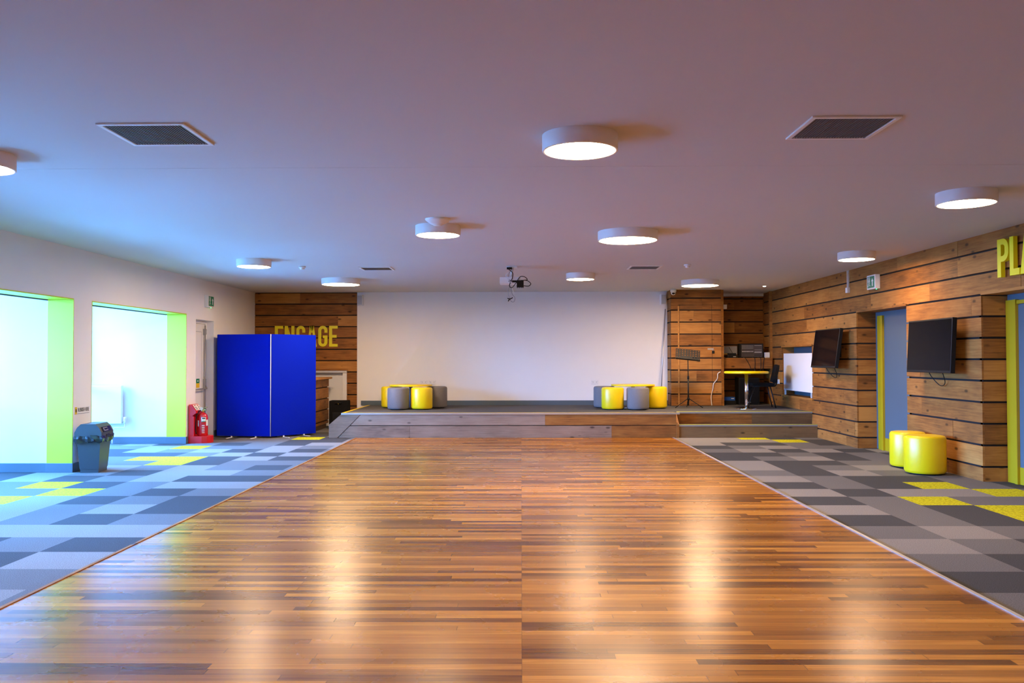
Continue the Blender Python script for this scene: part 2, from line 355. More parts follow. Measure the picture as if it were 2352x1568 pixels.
carpet_zone(fl, 4.30, 9.569, WR, 6.2, Y0, 17.6, RIGHT)
fl.box(-7.4, 6.2, Y0-.3, 18.6, -.3, -.01, 'cM')
struct(fl.build('floor'))
wf = MB(); wf.box(WL, WR, Y0, YF+.05, -.008, .003, 'strip'); struct(wf.build('floor'))
tr = MB(); tr.box(WL-.012, WL+.012, Y0, YF, 0, .008, 'timber'); struct(tr.build('trim_1'))
tr = MB(); tr.box(WR-.013, WR+.013, Y0, YF, 0, .010, 'alu'); struct(tr.build('trim_2'))

# ceiling in two fields with a hairline joint
ce = MB(); ce.box(XL-2.4, 6.4, Y0-.3, 6.098, H, H+.2, 'ceiling'); ce.box(XL-2.4, 6.4, 6.102, 18.6, H, H+.2, 'ceiling'); ce.box(XL-2.4, 6.4, Y0-.3, 18.6, H+.2, H+.3, 'ceiling')
struct(ce.build('ceiling'))

def rects_minus(s0, s1, z0, z1, holes):
    """split a rectangle around holes into rectangles"""
    xs = sorted({s0, s1} | {min(max(v, s0), s1) for h in holes for v in h[:2]})
    out = []
    for a, b in zip(xs, xs[1:]):
        if b-a < 1e-4: continue
        cuts = sorted((max(h[2], z0), min(h[3], z1)) for h in holes if h[0] < b-1e-5 and h[1] > a+1e-5 and h[3] > z0 and h[2] < z1)
        z = z0
        for c0, c1 in cuts:
            if c0 > z+1e-4: out.append((a, b, z, c0))
            z = max(z, c1)
        if z1 > z+1e-4: out.append((a, b, z, z1))
    return out
def planks(mb, axis, face, sign, s0, s1, z0, z1, holes=(), g0=.165, pitch=.244, t=.022, seed=0, mat='timber', gap=.024, back=True):
    """boards on a plane: axis 'x' = plane x=face (runs along y), 'y' = plane y=face. sign = direction from the face into the wall"""
    r = random.Random(seed); z = g0
    while z > z0: z -= pitch
    while z < z1:
        a, b = max(z+gap/2, z0), min(z+pitch-gap/2, z1)
        if b-a > .01:
            cuts = [s0]; p = s0 + r.uniform(.4, 3.2)
            while p < s1-.3: cuts.append(p); p += r.uniform(1.4, 3.6)
            cuts.append(s1)
            for p, q in zip(cuts, cuts[1:]):
                bd = (r.random(), r.random(), r.random(), 1); d = r.uniform(-.002, .002)
                for (u, v, c, e) in rects_minus(p+.001, q-.001, a, b, holes):
                    n0 = len(mb.bm.faces)
                    f0, f1 = sorted((face+sign*(d if True else 0), face+sign*t))
                    if axis == 'x': mb.box(f0, f1, u, v, c, e, mat)
                    else: mb.box(u, v, f0, f1, c, e, mat)
                    mb.bm.faces.ensure_lookup_table()
                    for f in mb.bm.faces[n0:]:
                        for l in f.loops: l[mb.board] = bd
        z += pitch
    if back:
        for (u, v, c, e) in rects_minus(s0, s1, z0, z1, [(h[0]-.03, h[1]+.03, h[2], h[3]+.03) for h in holes]):
            f0, f1 = sorted((face+sign*t, face+sign*(t+.06)))
            if axis == 'x': mb.box(f0, f1, u, v, c, e, 'gapdark')
            else: mb.box(u, v, f0, f1, c, e, 'gapdark')

# ---------------------------------------------------------------- right wall (boarded) with two door recesses and a hatch recess
OP1 = (11.455, 13.15, 0, 2.11); OP2 = (7.75, 9.60, 0, 2.115); HT = (15.16, 16.90, .68, 1.62)
mb = MB(); planks(mb, 'x', XR, 1, Y0, YB, 0, H, (OP1, OP2, HT), seed=3)
for o in (OP1, OP2):                        # boarded reveals, soffit, end pieces
    planks(mb, 'y', o[1], 1, XR+.022, XR+.33, 0, o[3], (), seed=int(o[1]*7), t=.02)
    planks(mb, 'y', o[0], -1, XR+.022, XR+.33, 0, o[3], (), seed=int(o[0]*5), t=.02)
    mb.box(XR-.004, XR+.33, o[0], o[1], o[3], o[3]+.03, 'timber')
mb.box(XR+.02, XR+.26, HT[0]-.02, HT[0], HT[2]-.02, HT[3], 'timber'); mb.box(XR+.02, XR+.26, HT[1], HT[1]+.02, HT[2]-.02, HT[3], 'timber')
mb.box(XR-.012, XR+.26, HT[0]-.02, HT[1]+.02, HT[2]-.04, HT[2], 'timber'); mb.box(XR-.012, XR+.26, HT[0]-.02, HT[1]+.02, HT[3], HT[3]+.03, 'timber')
struct(mb.build('wall_right'))
# outer masonry leaf so that nothing leaks
ol = MB(); ol.box(XR+.85, XR+.95, Y0, 18.6, 0, H, 'plaster'); struct(ol.build('wall_right_outer'))
# hatch back
hb = MB(); hb.box(XR+.24, XR+.26, HT[0], HT[1], HT[2], HT[3], 'bluewall'); struct(hb.build('door_4'))
# doors in the recesses
def right_door(idx, o, yf0):
    root = bpy.data.objects.new('door_%d' % idx, None); C.objects.link(root); root.location = (XR+.30, o[1], 0); struct(root)
    m = MB(); m.box(.0, .05, -(o[1]-o[0]), .0, 0, o[3], 'bluewall')
    X = .0
    m.build('blue_panel', parent=root)
    a = MB(); y1 = yf0-o[1]
    a.box(-.03, .0, y1-.21, y1, 0, 2.05, 'yframe'); a.box(-.045, -.03, y1-.21, y1-.16, 0, 2.05, 'yframe')
    if idx == 2: a.box(-.03, .0, -(o[1]-o[0])+.06, y1-.21, 2.0, 2.04, 'yframe')
    a.box(-.03, .0, -(o[1]-o[0]), -(o[1]-o[0])+.08, 0, 2.05, 'yframe')
    a.build('door_frame', parent=root)
    l = MB(); l.box(-.012, 0, -(o[1]-o[0])+.08, y1-.21, .19, 1.99 if idx == 2 else 2.07, 'bluewall'); lo = l.build('door_leaf', parent=root)
    k = MB(); k.box(-.016, 0, -(o[1]-o[0])+.08, y1-.21, .0, .19, 'yframe'); k.build('kick_plate', parent=root)
right_door(1, OP1, 13.03); right_door(2, OP2, 9.585)

# ---------------------------------------------------------------- back wall
mb = MB(); HB = (-4.75, -3.65, 0, 1.165)
planks(mb, 'y', YB, 1, XL, -3.43, 0, H, (HB,), g0=.185, pitch=.2373, seed=5)
mb.box(-4.78, -3.62, YB-.015, YB+.15, 1.165, 1.20, 'timber')
struct(mb.build('wall_back_left'))
m = MB(); m.box(-4.75, -3.65, YB+.11, YB+.14, 0, 1.165, 'white'); m.box(-4.75, -3.65, YB+.0, YB+.11, 1.12, 1.165, 'greyboard')
m.box(-3.74, -3.65, YB+.02, YB+.11, 0, 1.12, 'white'); m.box(-3.755, -3.745, YB+.10, YB+.109, 0, 1.08, 'grille')
struct(m.build('door_3'))
m = MB(); m.box(-3.43, 3.045, YB-.03, YB+.1, 0, H, 'plaster'); struct(m.build('wall_back'))
m = MB(); m.box(-3.345, 3.045, YB-.048, YB-.03, ZS, .535, 'skirt'); struct(m.build('baseboard_back'))
# boarded cupboard breast on the stage
BX0, BX1, BY = 3.045, 4.067, 17.10
mb = MB(); planks(mb, 'y', BY, 1, BX0, BX1, ZS, H, (), g0=.679, pitch=.2437, seed=9)
planks(mb, 'x', BX0, 1, BY+.022, YB-.03, ZS, H, (), g0=.679, pitch=.2437, seed=10, t=.02)
mb.box(BX1, BX1+.06, BY+.05, YB+.65, ZS, H, 'timber')
struct(mb.build('wall_back_cupboard'))
m = MB()                                    # concealed door: thin shadow line round the leaf, hinge stile
for a, b, c, d in ((3.215, 3.22, ZS, 2.49), (3.873, 3.878, ZS, 2.49), (3.215, 3.878, 2.485, 2.49)): m.box(a, b, BY-.004, BY, c, d, 'gapdark')
m.box(3.185, 3.215, BY-.0055, BY, ZS, 2.47, 'signyel' if False else 'timber'); 
struct(m.build('door_5'))
# desk recess right of the cupboard
RY = 18.2
mb = MB(); planks(mb, 'y', RY, 1, BX1+.06, XR+.1, 0, H, (), g0=.70, pitch=.2485, seed=12)
planks(mb, 'x', XR, 1, YB, RY, 0, H, (), seed=13)
mb.box(XR-.05, XR+.0, YB-.02, YB+.06, ZS, H, 'timber')
mb.box(BX1+.06, XR, RY-.05, RY, 2.74, 2.8, 'white')
struct(mb.build('wall_recess'))
m = MB(); m.box(XL-2.4, 6.4, 18.35, 18.6, 0, H, 'gapdark'); m.box(XL-.3, BX0, YB+.16, YB+.25, 0, H, 'gapdark'); struct(m.build('wall_back_outer'))

# ---------------------------------------------------------------- left wall with deep yellow-lined window bays
BAYS = [(4.10, 6.90), (7.34, 10.42), (10.86, 13.95)]; BH = 2.165  # first bay is unseen, added and widened to throw blue daylight on the near carpet
ED = (14.36, 15.20, 0, 2.095)
holes = [(a, b, 0, BH) for a, b in BAYS] + [ED]
mb = MB()
for (u, v, c, e) in rects_minus(Y0, YB+.1, 0, H, holes): mb.box(XL-.28, XL, u, v, c, e, 'plaster')
mb.box(XL-.32, XL-.28, 14.3, 15.3, 0, 2.3, 'plaster')
prev = Y0
for a, b in BAYS + [(YB+.1, YB+.1)]:         # masonry between the bays
    y1 = a if a == YB+.1 else a
    mb.box(-7.4, XL-.28, prev, min(y1, 14.3) if a == YB+.1 else y1, 0, H, 'plaster'); prev = b
for a, b in BAYS: mb.box(-7.4, XL-.28, a, b, 2.5, H, 'plaster')
mb.box(-8.0, XL-.6, 14.3, YB+.1, 0, H, 'plaster')
struct(mb.build('wall_left'))
for i, (a, b) in enumerate(BAYS):
    m = MB()                                # yellow lining of the opening
    m.box(XL-.32, XL+.002, b-.012, b, .0, BH, 'yellow'); m.box(XL-.32, XL+.002, a, a+.012, .0, BH, 'yellow'); m.box(XL-.32, XL+.002, a+.012, b-.012, BH-.012, BH, 'yellow')
    struct(m.build('trim_%d' % (i+3)))
    m = MB()                                # window: white frame with mullions and one glass sheet
    m.box(-7.36, -7.28, a, b, 0, .12, 'white'); m.box(-7.36, -7.28, a, b, 2.38, 2.5, 'white')
    for k in range(5): y = a+.03+(b-a-.06)*k/4; m.box(-7.36, -7.28, y-.03, y+.03, .12, 2.38, 'white')
    m.box(-7.36, -7.28, a, b, .95, 1.0, 'white')
    wo = struct(m.build('window_%d' % (i+1)))
    g = MB(); g.box(-7.325, -7.315, a+.04, b-.04, .12, 2.38, 'glass'); g.build('window_glass', parent=wo)
    m = MB(); m.box(XL-.36, XL-.325, a+.0, b-.0, BH-.024, BH+.05, 'vent')
    if i == 2: m.box(XL-.40, XL-.33, a+.02, a+.50, BH-.05, BH+.04, 'vent')
    tag(m.build('blind_track'), ['dark blind track over the window bay beside the viewer', 'dark blind track across the top of the nearer visible window bay', 'dark blind track across the top of the window bay with the radiator'][i], 'track')
m = MB()
m.box(-8.0, -7.42, Y0, 14.3, 2.5, H, 'plaster'); struct(m.build('wall_left_outer'))
# skirting
def skirt(mb, x0, x1, y0, y1): mb.box(x0, x1, y0, y1, 0, .115, 'skirt', bevel=.004)
m = MB(); pr = Y0
for a, b in BAYS + [(ED[0], ED[1])]: skirt(m, XL, XL+.018, pr+.0, a); pr = b
skirt(m, XL, XL+.018, ED[1], YB)
for a, b in BAYS:
    skirt(m, XL-.32, XL+.018, b-.028, b-.012); skirt(m, XL-.32, XL+.018, a+.012, a+.028)
    skirt(m, -7.28, XL-.30, b-.016, b-.0); skirt(m, -7.28, XL-.30, a, a+.016)
struct(m.build('baseboard_left'))
# exit door in the left wall
root = bpy.data.objects.new('door_6', None); C.objects.link(root); root.location = (XL-.16, ED[0], 0); struct(root)
L_ = ED[1]-ED[0]
m = MB(); m.box(-.05, 0, 0, L_, 0, ED[3], 'white'); m.box(0, .03, 0, L_, ED[3]-.05, ED[3], 'white'); m.box(0, .03, L_-.05, L_, 0, ED[3]-.05, 'white'); m.build('door_frame', parent=root)
m = MB(); m.box(0, .014, .02, L_-.06, .02, ED[3]-.06, 'white'); dl = m.build('door_leaf', parent=root)
m = MB()
for q in ((.08, .09, .12, 1.9), (L_-.21, L_-.2, .12, 1.9)): m.box(.014, .017, q[0], q[1], q[2], q[3], 'grille')
m.box(.014, .017, .08, L_-.2, 1.89, 1.9, 'grille'); m.build('panel_bead', parent=dl)
m = MB(); m.tube([(.045, L_-.11, .03), (.045, L_-.11, ED[3]-.08)], .013, m='steel'); m.box(.014, .06, L_-.14, L_-.08, .88, 1.05, 'steel'); m.box(.014, .06, L_-.14, L_-.08, 1.85, 1.95, 'steel')
m.tube([(.05, L_-.11, .93), (.085, L_-.13, .88), (.085, .08, .88)], .014, m='steel'); m.build('panic_bar', parent=dl)
m = MB(); m.box(.014, .016, .40, .55, .98, 1.06, 'green'); m.box(.014, .016, .40, .55, .90, .98, 'signyel'); m.box(.016, .017, .45, .50, 1.01, 1.03, 'white'); m.build('push_label', parent=dl)
# wall behind the viewer
m = MB(); m.box(-8, 6.4, Y0-.3, Y0, 0, H, 'plaster'); struct(m.build('wall_front'))
# ground outside the bays
m = MB(); m.box(-30, -7.4, -12, 30, -.4, -.1, 'paving'); struct(m.build('ground'))

# ---------------------------------------------------------------- stage
root = thing('stage', 'low carpeted stage faced with weathered boards in front of the white wall', 'stage', (0, YF, 0)); root['kind'] = 'structure'
SL0 = -3.20
m = MB(); m.box(SL0+.02, XR, .28, 3.4, .0, ZS, 'deck'); m.box(SL0+.02, 2.74, .03, .28, 0, ZS, 'deck'); m.build('deck', parent=root)
# front boards
m = MB(); r5 = random.Random(5)
def frontboard(x0, x1, z0, z1, grey, y=0.0):
    n0 = len(m.bm.faces); m.box(x0, x1, y, y+.025, z0, z1, 'timber_grey' if grey else 'timber')
    m.bm.faces.ensure_lookup_table(); bd = (r5.uniform(.2, .6), r5.random(), r5.random(), 1)
    for f in m.bm.faces[n0:]:
        for l in f.loops: l[m.board] = bd
def slant(xb, xt, x1, z0, z1):
    m.prism([(xb, z0), (x1, z0), (x1, z1), (xt, z1)], 0, .025, 'y', 'timber_grey')
slant(-3.035, -2.852, .42, .226, .415); frontboard(.422, 2.74, .226, .415, 0)
slant(-3.255, -3.05, -1.98, .004, .213); frontboard(-1.978, 1.598, .004, .213, 1); frontboard(1.60, 2.74, .004, .213, 0)
m.box(SL0+.03, 2.74, .025, .03, 0, .415, 'gapdark')
m.build('front_board', parent=root)
m = MB(); m.prism([(-3.42, .004), (-3.27, .004), (-2.86, .414), (-3.21, .414), (-3.42, .235)], -.006, .024, 'y', 'timber_grey'); m.build('corner_board', parent=root)
m = MB(); m.box(SL0, XR, -.02, .03, .412, ZS+.003, 'alu') if False else m.box(SL0, 2.80, -.02, .03, .414, ZS+.004, 'alu'); m.box(SL0+.02, 2.80, .008, .03, ZS+.004, ZS+.007, 'signyel'); m.build('nosing', parent=root)
m = MB(); m.box(2.80, XR, .25, .30, .412, ZS+.003, 'steel'); m.box(2.80, XR, .262, .30, ZS+.003, ZS+.007, 'yellow'); m.build('nosing', parent=root)
m = MB(); m.box(SL0, SL0+.05, .03, 2.6, .415, ZS+.005, 'signyel'); m.build('side_edging', parent=root)
m = MB(); m.box(SL0, SL0+.02, .03, 2.6, .0, .415, 'timber'); m.build('side_board', parent=root)
# steps
m = MB(); m.box(2.79, XR-.002, .02, .29, 0, .222, 'deck'); m.build('step_tread', parent=root)
m = MB(); m.box(2.79, XR-.002, .0, .02, 0, .20, 'timber_dark'); m.build('step_riser', parent=root)
m = MB(); m.box(2.79, 4.15, .275, .29, .222, .412, 'timber'); m.box(4.152, XR-.002, .275, .29, .222, .412, 'timber_dark'); m.build('step_riser', parent=root)
m = MB(); m.box(2.79, XR-.002, -.015, .03, .20, .228, 'steel'); m.box(2.79, XR-.002, .0, .035, .228, .232, 'yellow'); m.build('step_nosing', parent=root)
m = MB(); m.prism([(-.025, 0), (-.025, .235), (.245, .42), (.28, .42), (.28, 0)], 2.74, 2.79, 'x', 'timber'); m.build('step_cheek', parent=root)
m = MB(); m.box(-3.42, SL0, .03, 2.2, 0, .225, 'deck'); m.box(-3.43, -3.38, .03, 2.2, .205, .235, 'alu'); m.build('side_step', parent=root)

# ---------------------------------------------------------------- ceiling lamps
def lamp(x, y, d, label, h=.1):
    root = thing('ceiling_light', label, 'ceiling light', (x, y, H), 0, 'round drum ceiling lights')
    r = d/2
    m = MB(); m.lathe([(r, 0), (r, -h+.004), (r-.004, -h), (r-.016, -h), (r-.016, -h+.01)], n=64, m='lampbody', cap=False); m.build('drum', parent=root)
    m = MB(); m.lathe([(0, -h+.003), (r-.016, -h+.003)], n=64, m='lamp', cap=False, smooth=False); m.build('diffuser', parent=root)
for a in [(.372, 5.25, .475, 'nearest and largest-looking round ceiling light, above the middle of the wood floor'),
          (-.874, 8.82, .475, 'round ceiling light just behind the shallow dome sensor'),
          (1.18, 9.26, .66, 'wide round ceiling light over the centre, right of the projector'),
          (3.768, 7.12, .475, 'round ceiling light nearest the yellow wall lettering on the right'),
          (-3.761, 11.76, .475, 'small round ceiling light nearest the white left wall'),
          (-3.151, 14.63, .67, 'wide round ceiling light in front of the boarded wall with yellow lettering'),
          (.976, 13.80, .475, 'small round ceiling light over the stage edge, right of the projector'),
          (4.445, 11.15, .475, 'round ceiling light above the exit sign on the boarded wall'),
          (3.21, 15.07, .67, 'wide round ceiling light in front of the boarded cupboard'),
          (-3.70, 5.64, .475, 'round ceiling light cut off by the left edge of the photo')]: lamp(*a)
for x, y in ((-.9, 1.8), (3.8, 2.6), (1.2, -1.5)): lamp(x, y, .475, 'round ceiling light behind or above the viewpoint')  # unseen lamps added for general lighting of the hall

# ---------------------------------------------------------------- ceiling grilles
def grille(x0, x1, y0, y1, label, along_y=True):
    root = thing('ceiling_vent', label, 'vent', ((x0+x1)/2, (y0+y1)/2, H), 0, 'square ceiling vents')
    a, b = (x1-x0)/2, (y1-y0)/2; f = .028
    m = MB(); m.box(-a, a, -b, -b+f, -.012, 0, 'white', bevel=.003); m.box(-a, a, b-f, b, -.012, 0, 'white', bevel=.003); m.box(-a, -a+f, -b+f, b-f, -.012, 0, 'white', bevel=.003); m.box(a-f, a, -b+f, b-f, -.012, 0, 'white', bevel=.003); m.build('frame', parent=root)
    m = MB(); m.box(-a+f, a-f, -b+f, b-f, -.003, .0, 'vent'); m.build('backing', parent=root)
    m = MB(); n = 28
    for k in range(n): x = -a+f+(2*a-2*f)*(k+.5)/n; m.box(x-.004, x+.001, -b+f, b-f, -.009, -.003, 'ventrib')
    m.build('fins', parent=root)
grille(-2.515, -1.99, 4.91, 5.41, 'square ceiling vent nearest the left windows')
grille(1.685, 2.205, 4.84, 5.335, 'square ceiling vent nearest the right side of the hall')
grille(-2.47, -1.98, 12.68, 13.13, 'far square ceiling vent left of the projector')
grille(1.65, 2.13, 12.63, 13.11, 'far square ceiling vent right of the projector')

# ---------------------------------------------------------------- sensors on the ceiling
def detector(x, y, label):
    o = thing('smoke_detector', label, 'smoke detector', (x, y, H), 0, 'smoke detectors')
    m = MB(); m.lathe([(.052, 0), (.052, -.018), (.046, -.024)], n=28, m='white'); m.build('base', parent=o)
    m = MB(); m.lathe([(.036, -.024), (.036, -.042), (.026, -.052), (0, -.053)], n=28, m='white', cap=False); m.build('sensor_head', parent=o)
detector(-3.299, 12.6, 'white smoke detector on the ceiling between the two left far lights')
detector(2.477, 12.5, 'white smoke detector on the ceiling near the far right vent')
m = MB(); m.lathe([(.125, 0), (.125, -.012), (.115, -.022), (.075, -.05), (.045, -.062), (.044, -.066), (0, -.067)][::-1], n=40, m='white', cap=False)
tag(m.build('ceiling_sensor', loc=(-.832, 8.36, H)), 'shallow white dome sensor on the ceiling in front of a drum light', 'sensor')
m = MB(); m.lathe([(0, -.012), (.022, -.012), (.03, 0)], n=20, m='led', cap=False); tag(m.build('spot_light', loc=(4.715, 16.3, H)), 'tiny lit spot in the ceiling near the recess on the right', 'light')

# camera dome
t = thing('security_camera', 'white dome security camera in the corner above the boarded cupboard', 'camera', (3.08, 17.0, H))
m = MB(); m.lathe([(.06, 0), (.06, -.05), (.05, -.055)], n=28, m='white'); m.build('mount', parent=t)
m = MB(); m.lathe([(.0, -.12), (.03, -.112), (.045, -.09), (.05, -.055)], n=28, m='white', cap=False); b_ = m.build('ball', parent=t)
m = MB(); m.lathe([(0, 0), (.02, 0), (.02, .01), (0, .012)], n=16, m='black', mat=Matrix.Translation((-.014, -.043, -.088)) @ Matrix.Rotation(R_(90), 4, 'X')); m.lathe([(0, 0), (.012, 0), (.012, .01), (0, .012)], n=16, m='black', mat=Matrix.Translation((.018, -.043, -.088)) @ Matrix.Rotation(R_(90), 4, 'X')); m.build('lens', parent=b_)

# ---------------------------------------------------------------- wall loudspeakers
def wall_speaker(x, label):
    t = thing('wall_speaker', label, 'speaker', (x, YB-.03, 2.52), 0, 'white wall speakers')
    m = MB(); m.prism([(-.068, -.01), (-.05, -.1), (.05, -.1), (.068, -.01), (.06, 0), (-.06, 0)], .0, .215, 'z', 'white'); m.box(-.02, .02, -.005, .0, .05, .16, 'white'); m.build('cabinet', parent=t)
    m = MB(); m.box(-.046, .046, -.106, -.1, .012, .203, 'grille', bevel=.003); m.build('grille', parent=t)
wall_speaker(-3.36, 'small white loudspeaker high at the left end of the white wall')
wall_speaker(2.955, 'small white loudspeaker high at the right end of the white wall')
# leaning pole
m = MB(); m.tube([(2.86, 17.30, ZS+.012), (3.0, 17.49, 2.43)], .011, m='alu');
tag(m.build('pole'), 'thin grey pole leaning on the white wall beside the boarded cupboard', 'pole')
# wall sockets
def socket(x, z, label, y=YB-.03, rz=0, lx=None, grp='double wall sockets'):
    t = thing('wall_socket', label, 'socket', (x, y, z), rz, grp)
    m = MB(); m.box(-.073, .073, -.012, 0, -.043, .043, 'white', bevel=.004); m.build('faceplate', parent=t)
    for s in (-1, 1):
        m = MB(); m.box(s*.036-.004, s*.036+.004, -.0135, -.012, .0, .012, 'ink'); m.box(s*.036-.013, s*.036-.007, -.0135, -.012, -.02, -.016, 'ink'); m.box(s*.036+.007, s*.036+.013, -.0135, -.012, -.02, -.016, 'ink')
        m.build('socket_outlet', parent=t)
        m = MB(); m.box(s*.06-.006, s*.06+.006, -.015, -.012, .012, .03, 'greyboard'); m.build('rocker_switch', parent=t)
socket(-2.03, .915, 'left one of the two white double sockets on the white wall')
socket(-1.855, .915, 'right one of the two side-by-side double sockets on the white wall')
socket(1.53, .91, 'lone white double socket above the right group of stools')

# ---------------------------------------------------------------- lettering (condensed capitals built from strokes)
def stroke_ring(mb, cx, cz, ro, ri, a0, a1, n, y0, y1, sx=1.0):
    for i in range(n):
        p = a0+(a1-a0)*i/n; q = a0+(a1-a0)*(i+1)/n
        pts = [(cx+ri*math.cos(p), cz+ri*math.sin(p)), (cx+ro*math.cos(p), cz+ro*math.sin(p)), (cx+ro*math.cos(q), cz+ro*math.sin(q)), (cx+ri*math.cos(q), cz+ri*math.sin(q))]
        mb.prism(pts, y0, y1, 'y')
def letter(ch, w, h, t=.062, d=.02):
    mb = MB(); y0, y1 = -d, 0.0
    def b(x0, x1, z0, z1): mb.box(x0, x1, y0, y1, z0, z1)
    if ch == 'E': b(0, t, 0, h); b(t, w, 0, t*.95); b(t, w*.88, h*.5-t*.5, h*.5+t*.45); b(t, w, h-t*.95, h)
    if ch == 'L': b(0, t, 0, h); b(t, w, 0, t)
    if ch == 'N': b(0, t, 0, h); b(w-t, w, 0, h); mb.prism([(t, h), (t, h-.17), (w-t, 0), (w-t, .17)], y0, y1, 'y')
    if ch == 'A': mb.prism([(0, 0), (t, 0), (w/2-.002, h), (w/2-t*.62, h)], y0, y1, 'y'); mb.prism([(w-t, 0), (w, 0), (w/2+t*.62, h), (w/2+.002, h)], y0, y1, 'y'); mb.prism([(w/2-t*.62, h), (w/2+t*.62, h), (w/2+.01, h-.14), (w/2-.01, h-.14)], y0, y1, 'y'); b(t*.95, w-t*.95, h*.2, h*.2+t*.75)
    if ch == 'G':
        ro, ri = w/2, w/2-t
        b(0, t, ro, h-ro); stroke_ring(mb, ro, h-ro, ro, ri, 0, math.pi, 12, y0, y1); stroke_ring(mb, ro, ro, ro, ri, math.pi, 2*math.pi, 12, y0, y1)
        b(w-t, w, h-ro-.05, h-ro); b(w-t, w, ro, h*.54); b(w*.5, w-t, h*.54-t*.9, h*.54)
    if ch == 'P':
        ro = .10; b(0, t, 0, h); b(t, w-ro, h-t*.9, h); b(t, w-ro, h*.40, h*.40+t*.9)
        stroke_ring(mb, w-ro, h-ro, ro, ro-t*.95, 0, math.pi/2, 6, y0, y1); stroke_ring(mb, w-ro, h*.40+ro, ro, ro-t*.95, -math.pi/2, 0, 6, y0, y1); b(w-t*.95, w, h*.4+ro, h-ro)
    return mb
t = thing('wall_lettering', 'big yellow capitals ENGAGE on the boarded wall behind the blue display panels', 'lettering', (0, YB-.004, 1.662))
for ch, p0, p1 in (('E', 634.2, 653.1), ('N', 656.9, 679.2), ('G', 683.9, 704.1), ('A', 708, 730.8), ('G', 734.2, 755.1), ('E', 759.2, 778.6)):
    x0, x1 = (p0-1199.6)/1929*17.55*1.003, (p1-1199.6)/1929*17.55*1.003
    letter(ch, x1-x0, .438).build('letter', 'yletter', t, (x0, 0, 0))
t = thing('wall_lettering', 'yellow capitals high on the boarded right wall, cut off by the photo edge', 'lettering', (XR-.02, 0, 2.268), 0)
for ch, y0_, y1_ in (('P', 9.145, 8.94), ('L', 8.915, 8.745), ('A', 8.725, 8.50)):
    o = letter(ch, y0_-y1_, .41, t=.068, d=.045).build('letter', 'yletter', t, (0, y0_, 0)); o.rotation_euler = (0, 0, -math.pi/2)

# ---------------------------------------------------------------- small text as meshes
def text_mesh(name, s, size, mat, parent, loc, rot, sx=1.0, ext=.0008):
    cu = bpy.data.curves.new(name, 'FONT'); cu.body = s; cu.size = size; cu.extrude = ext; cu.align_x = 'CENTER'; cu.align_y = 'CENTER'; cu.resolution_u = 2
    tmp = bpy.data.objects.new('tmp', cu); C.objects.link(tmp); dg = bpy.context.evaluated_depsgraph_get()
    me = bpy.data.meshes.new_from_object(tmp.evaluated_get(dg)); bpy.data.objects.remove(tmp)
    me.materials.clear(); me.materials.append(Mt[mat])
    o = bpy.data.objects.new(name, me); C.objects.link(o); o.parent = parent; o.location = loc; o.rotation_euler = rot; o.scale = (sx, 1, 1)
    return o
ON_LEFT = (math.pi/2, 0, math.pi/2); ON_RIGHT = (math.pi/2, 0, -math.pi/2); ON_BACK = (math.pi/2, 0, 0)

t = thing('wall_sign', 'white strip sign reading RUBBISH HERE above the pedal-less grey bin', 'sign', (XL, 10.64, .76))
t['label'] = 'white strip sign reading RUBBISH HERE on the wall above the bin'
m = MB(); m.box(0, .003, -.18, .18, -.048, .048, 'white'); m.build('sign_board', parent=t)
m = MB(); m.box(.003, .0045, -.178, -.13, -.045, .045, 'signyel'); m.box(.0045, .0055, -.165, -.143, -.02, .02, 'ink'); m.build('yellow_patch', parent=t)
text_mesh('lettering', 'RUBBISH HERE', .07, 'ink', t, (.004, .028, .005), ON_LEFT, sx=.60)
m = MB(); m.box(.003, .004, -.12, .17, -.042, -.038, 'ink'); m.build('underline', parent=t)

# exit signs
def exit_sign(loc, rz, label):
    t = thing('exit_sign', label, 'exit sign', loc, rz, 'green exit signs')     # local: faces -y, x to the right
    m = MB(); m.box(-.15, .15, -.07, 0, -.105, .105, 'white', bevel=.006); m.build('housing', parent=t)
    m = MB(); m.box(-.12, .115, -.073, -.07, -.085, .085, 'green'); p = m.build('green_panel', parent=t)
    m = MB(); y0, y1 = -.0745, -.073
    m.box(-.10, -.03, y0, y1, .065, .073, 'white'); m.box(-.10, -.092, y0, y1, .0, .073, 'white'); m.box(-.038, -.03, y0, y1, -.0, .073, 'white')
    m.lathe([(0, 0), (.012, 0), (.012, .0015), (0, .0015)], n=14, m='white', mat=Matrix.Translation((-.06, y1, .045)) @ Matrix.Rotation(R_(90), 4, 'X'))
    m.prism([(-.078, .03), (-.05, .032), (-.05, -.01), (-.072, -.01)], y0, y1, 'y', 'white')
    m.prism([(-.05, -.008), (-.062, -.008), (-.042, -.045), (-.022, -.045), (-.022, -.055), (-.05, -.055)], y0, y1, 'y', 'white')
    m.prism([(-.07, -.008), (-.058, -.008), (-.075, -.04), (-.098, -.07), (-.106, -.062), (-.086, -.036)], y0, y1, 'y', 'white')
    m.prism([(.055, .055), (.02, .01), (.043, .01), (.043, -.06), (.067, -.06), (.067, .01), (.09, .01)], y0, y1, 'y', 'white')
    m.build('running_figure_and_arrow', parent=p)
    m = MB(); m.lathe([(0, -.115), (.007, -.112), (.007, -.105)], n=10, m='gled', cap=False, mat=Matrix.Translation((.09, -.03, 0))); m.build('indicator', parent=t)
exit_sign((XL, 14.88, 2.435), math.pi/2, 'green exit sign on the white left wall above the door')
exit_sign((XR, 12.42, 2.52), -math.pi/2, 'green exit sign on the boarded right wall')
t = thing('pull_switch', 'white switch box on a short conduit high on the boarded wall', 'switch', (XR, 13.43, 2.44))
m = MB(); m.box(-.03, 0, -.012, .012, .08, H-2.44, 'white'); m.build('conduit', parent=t)
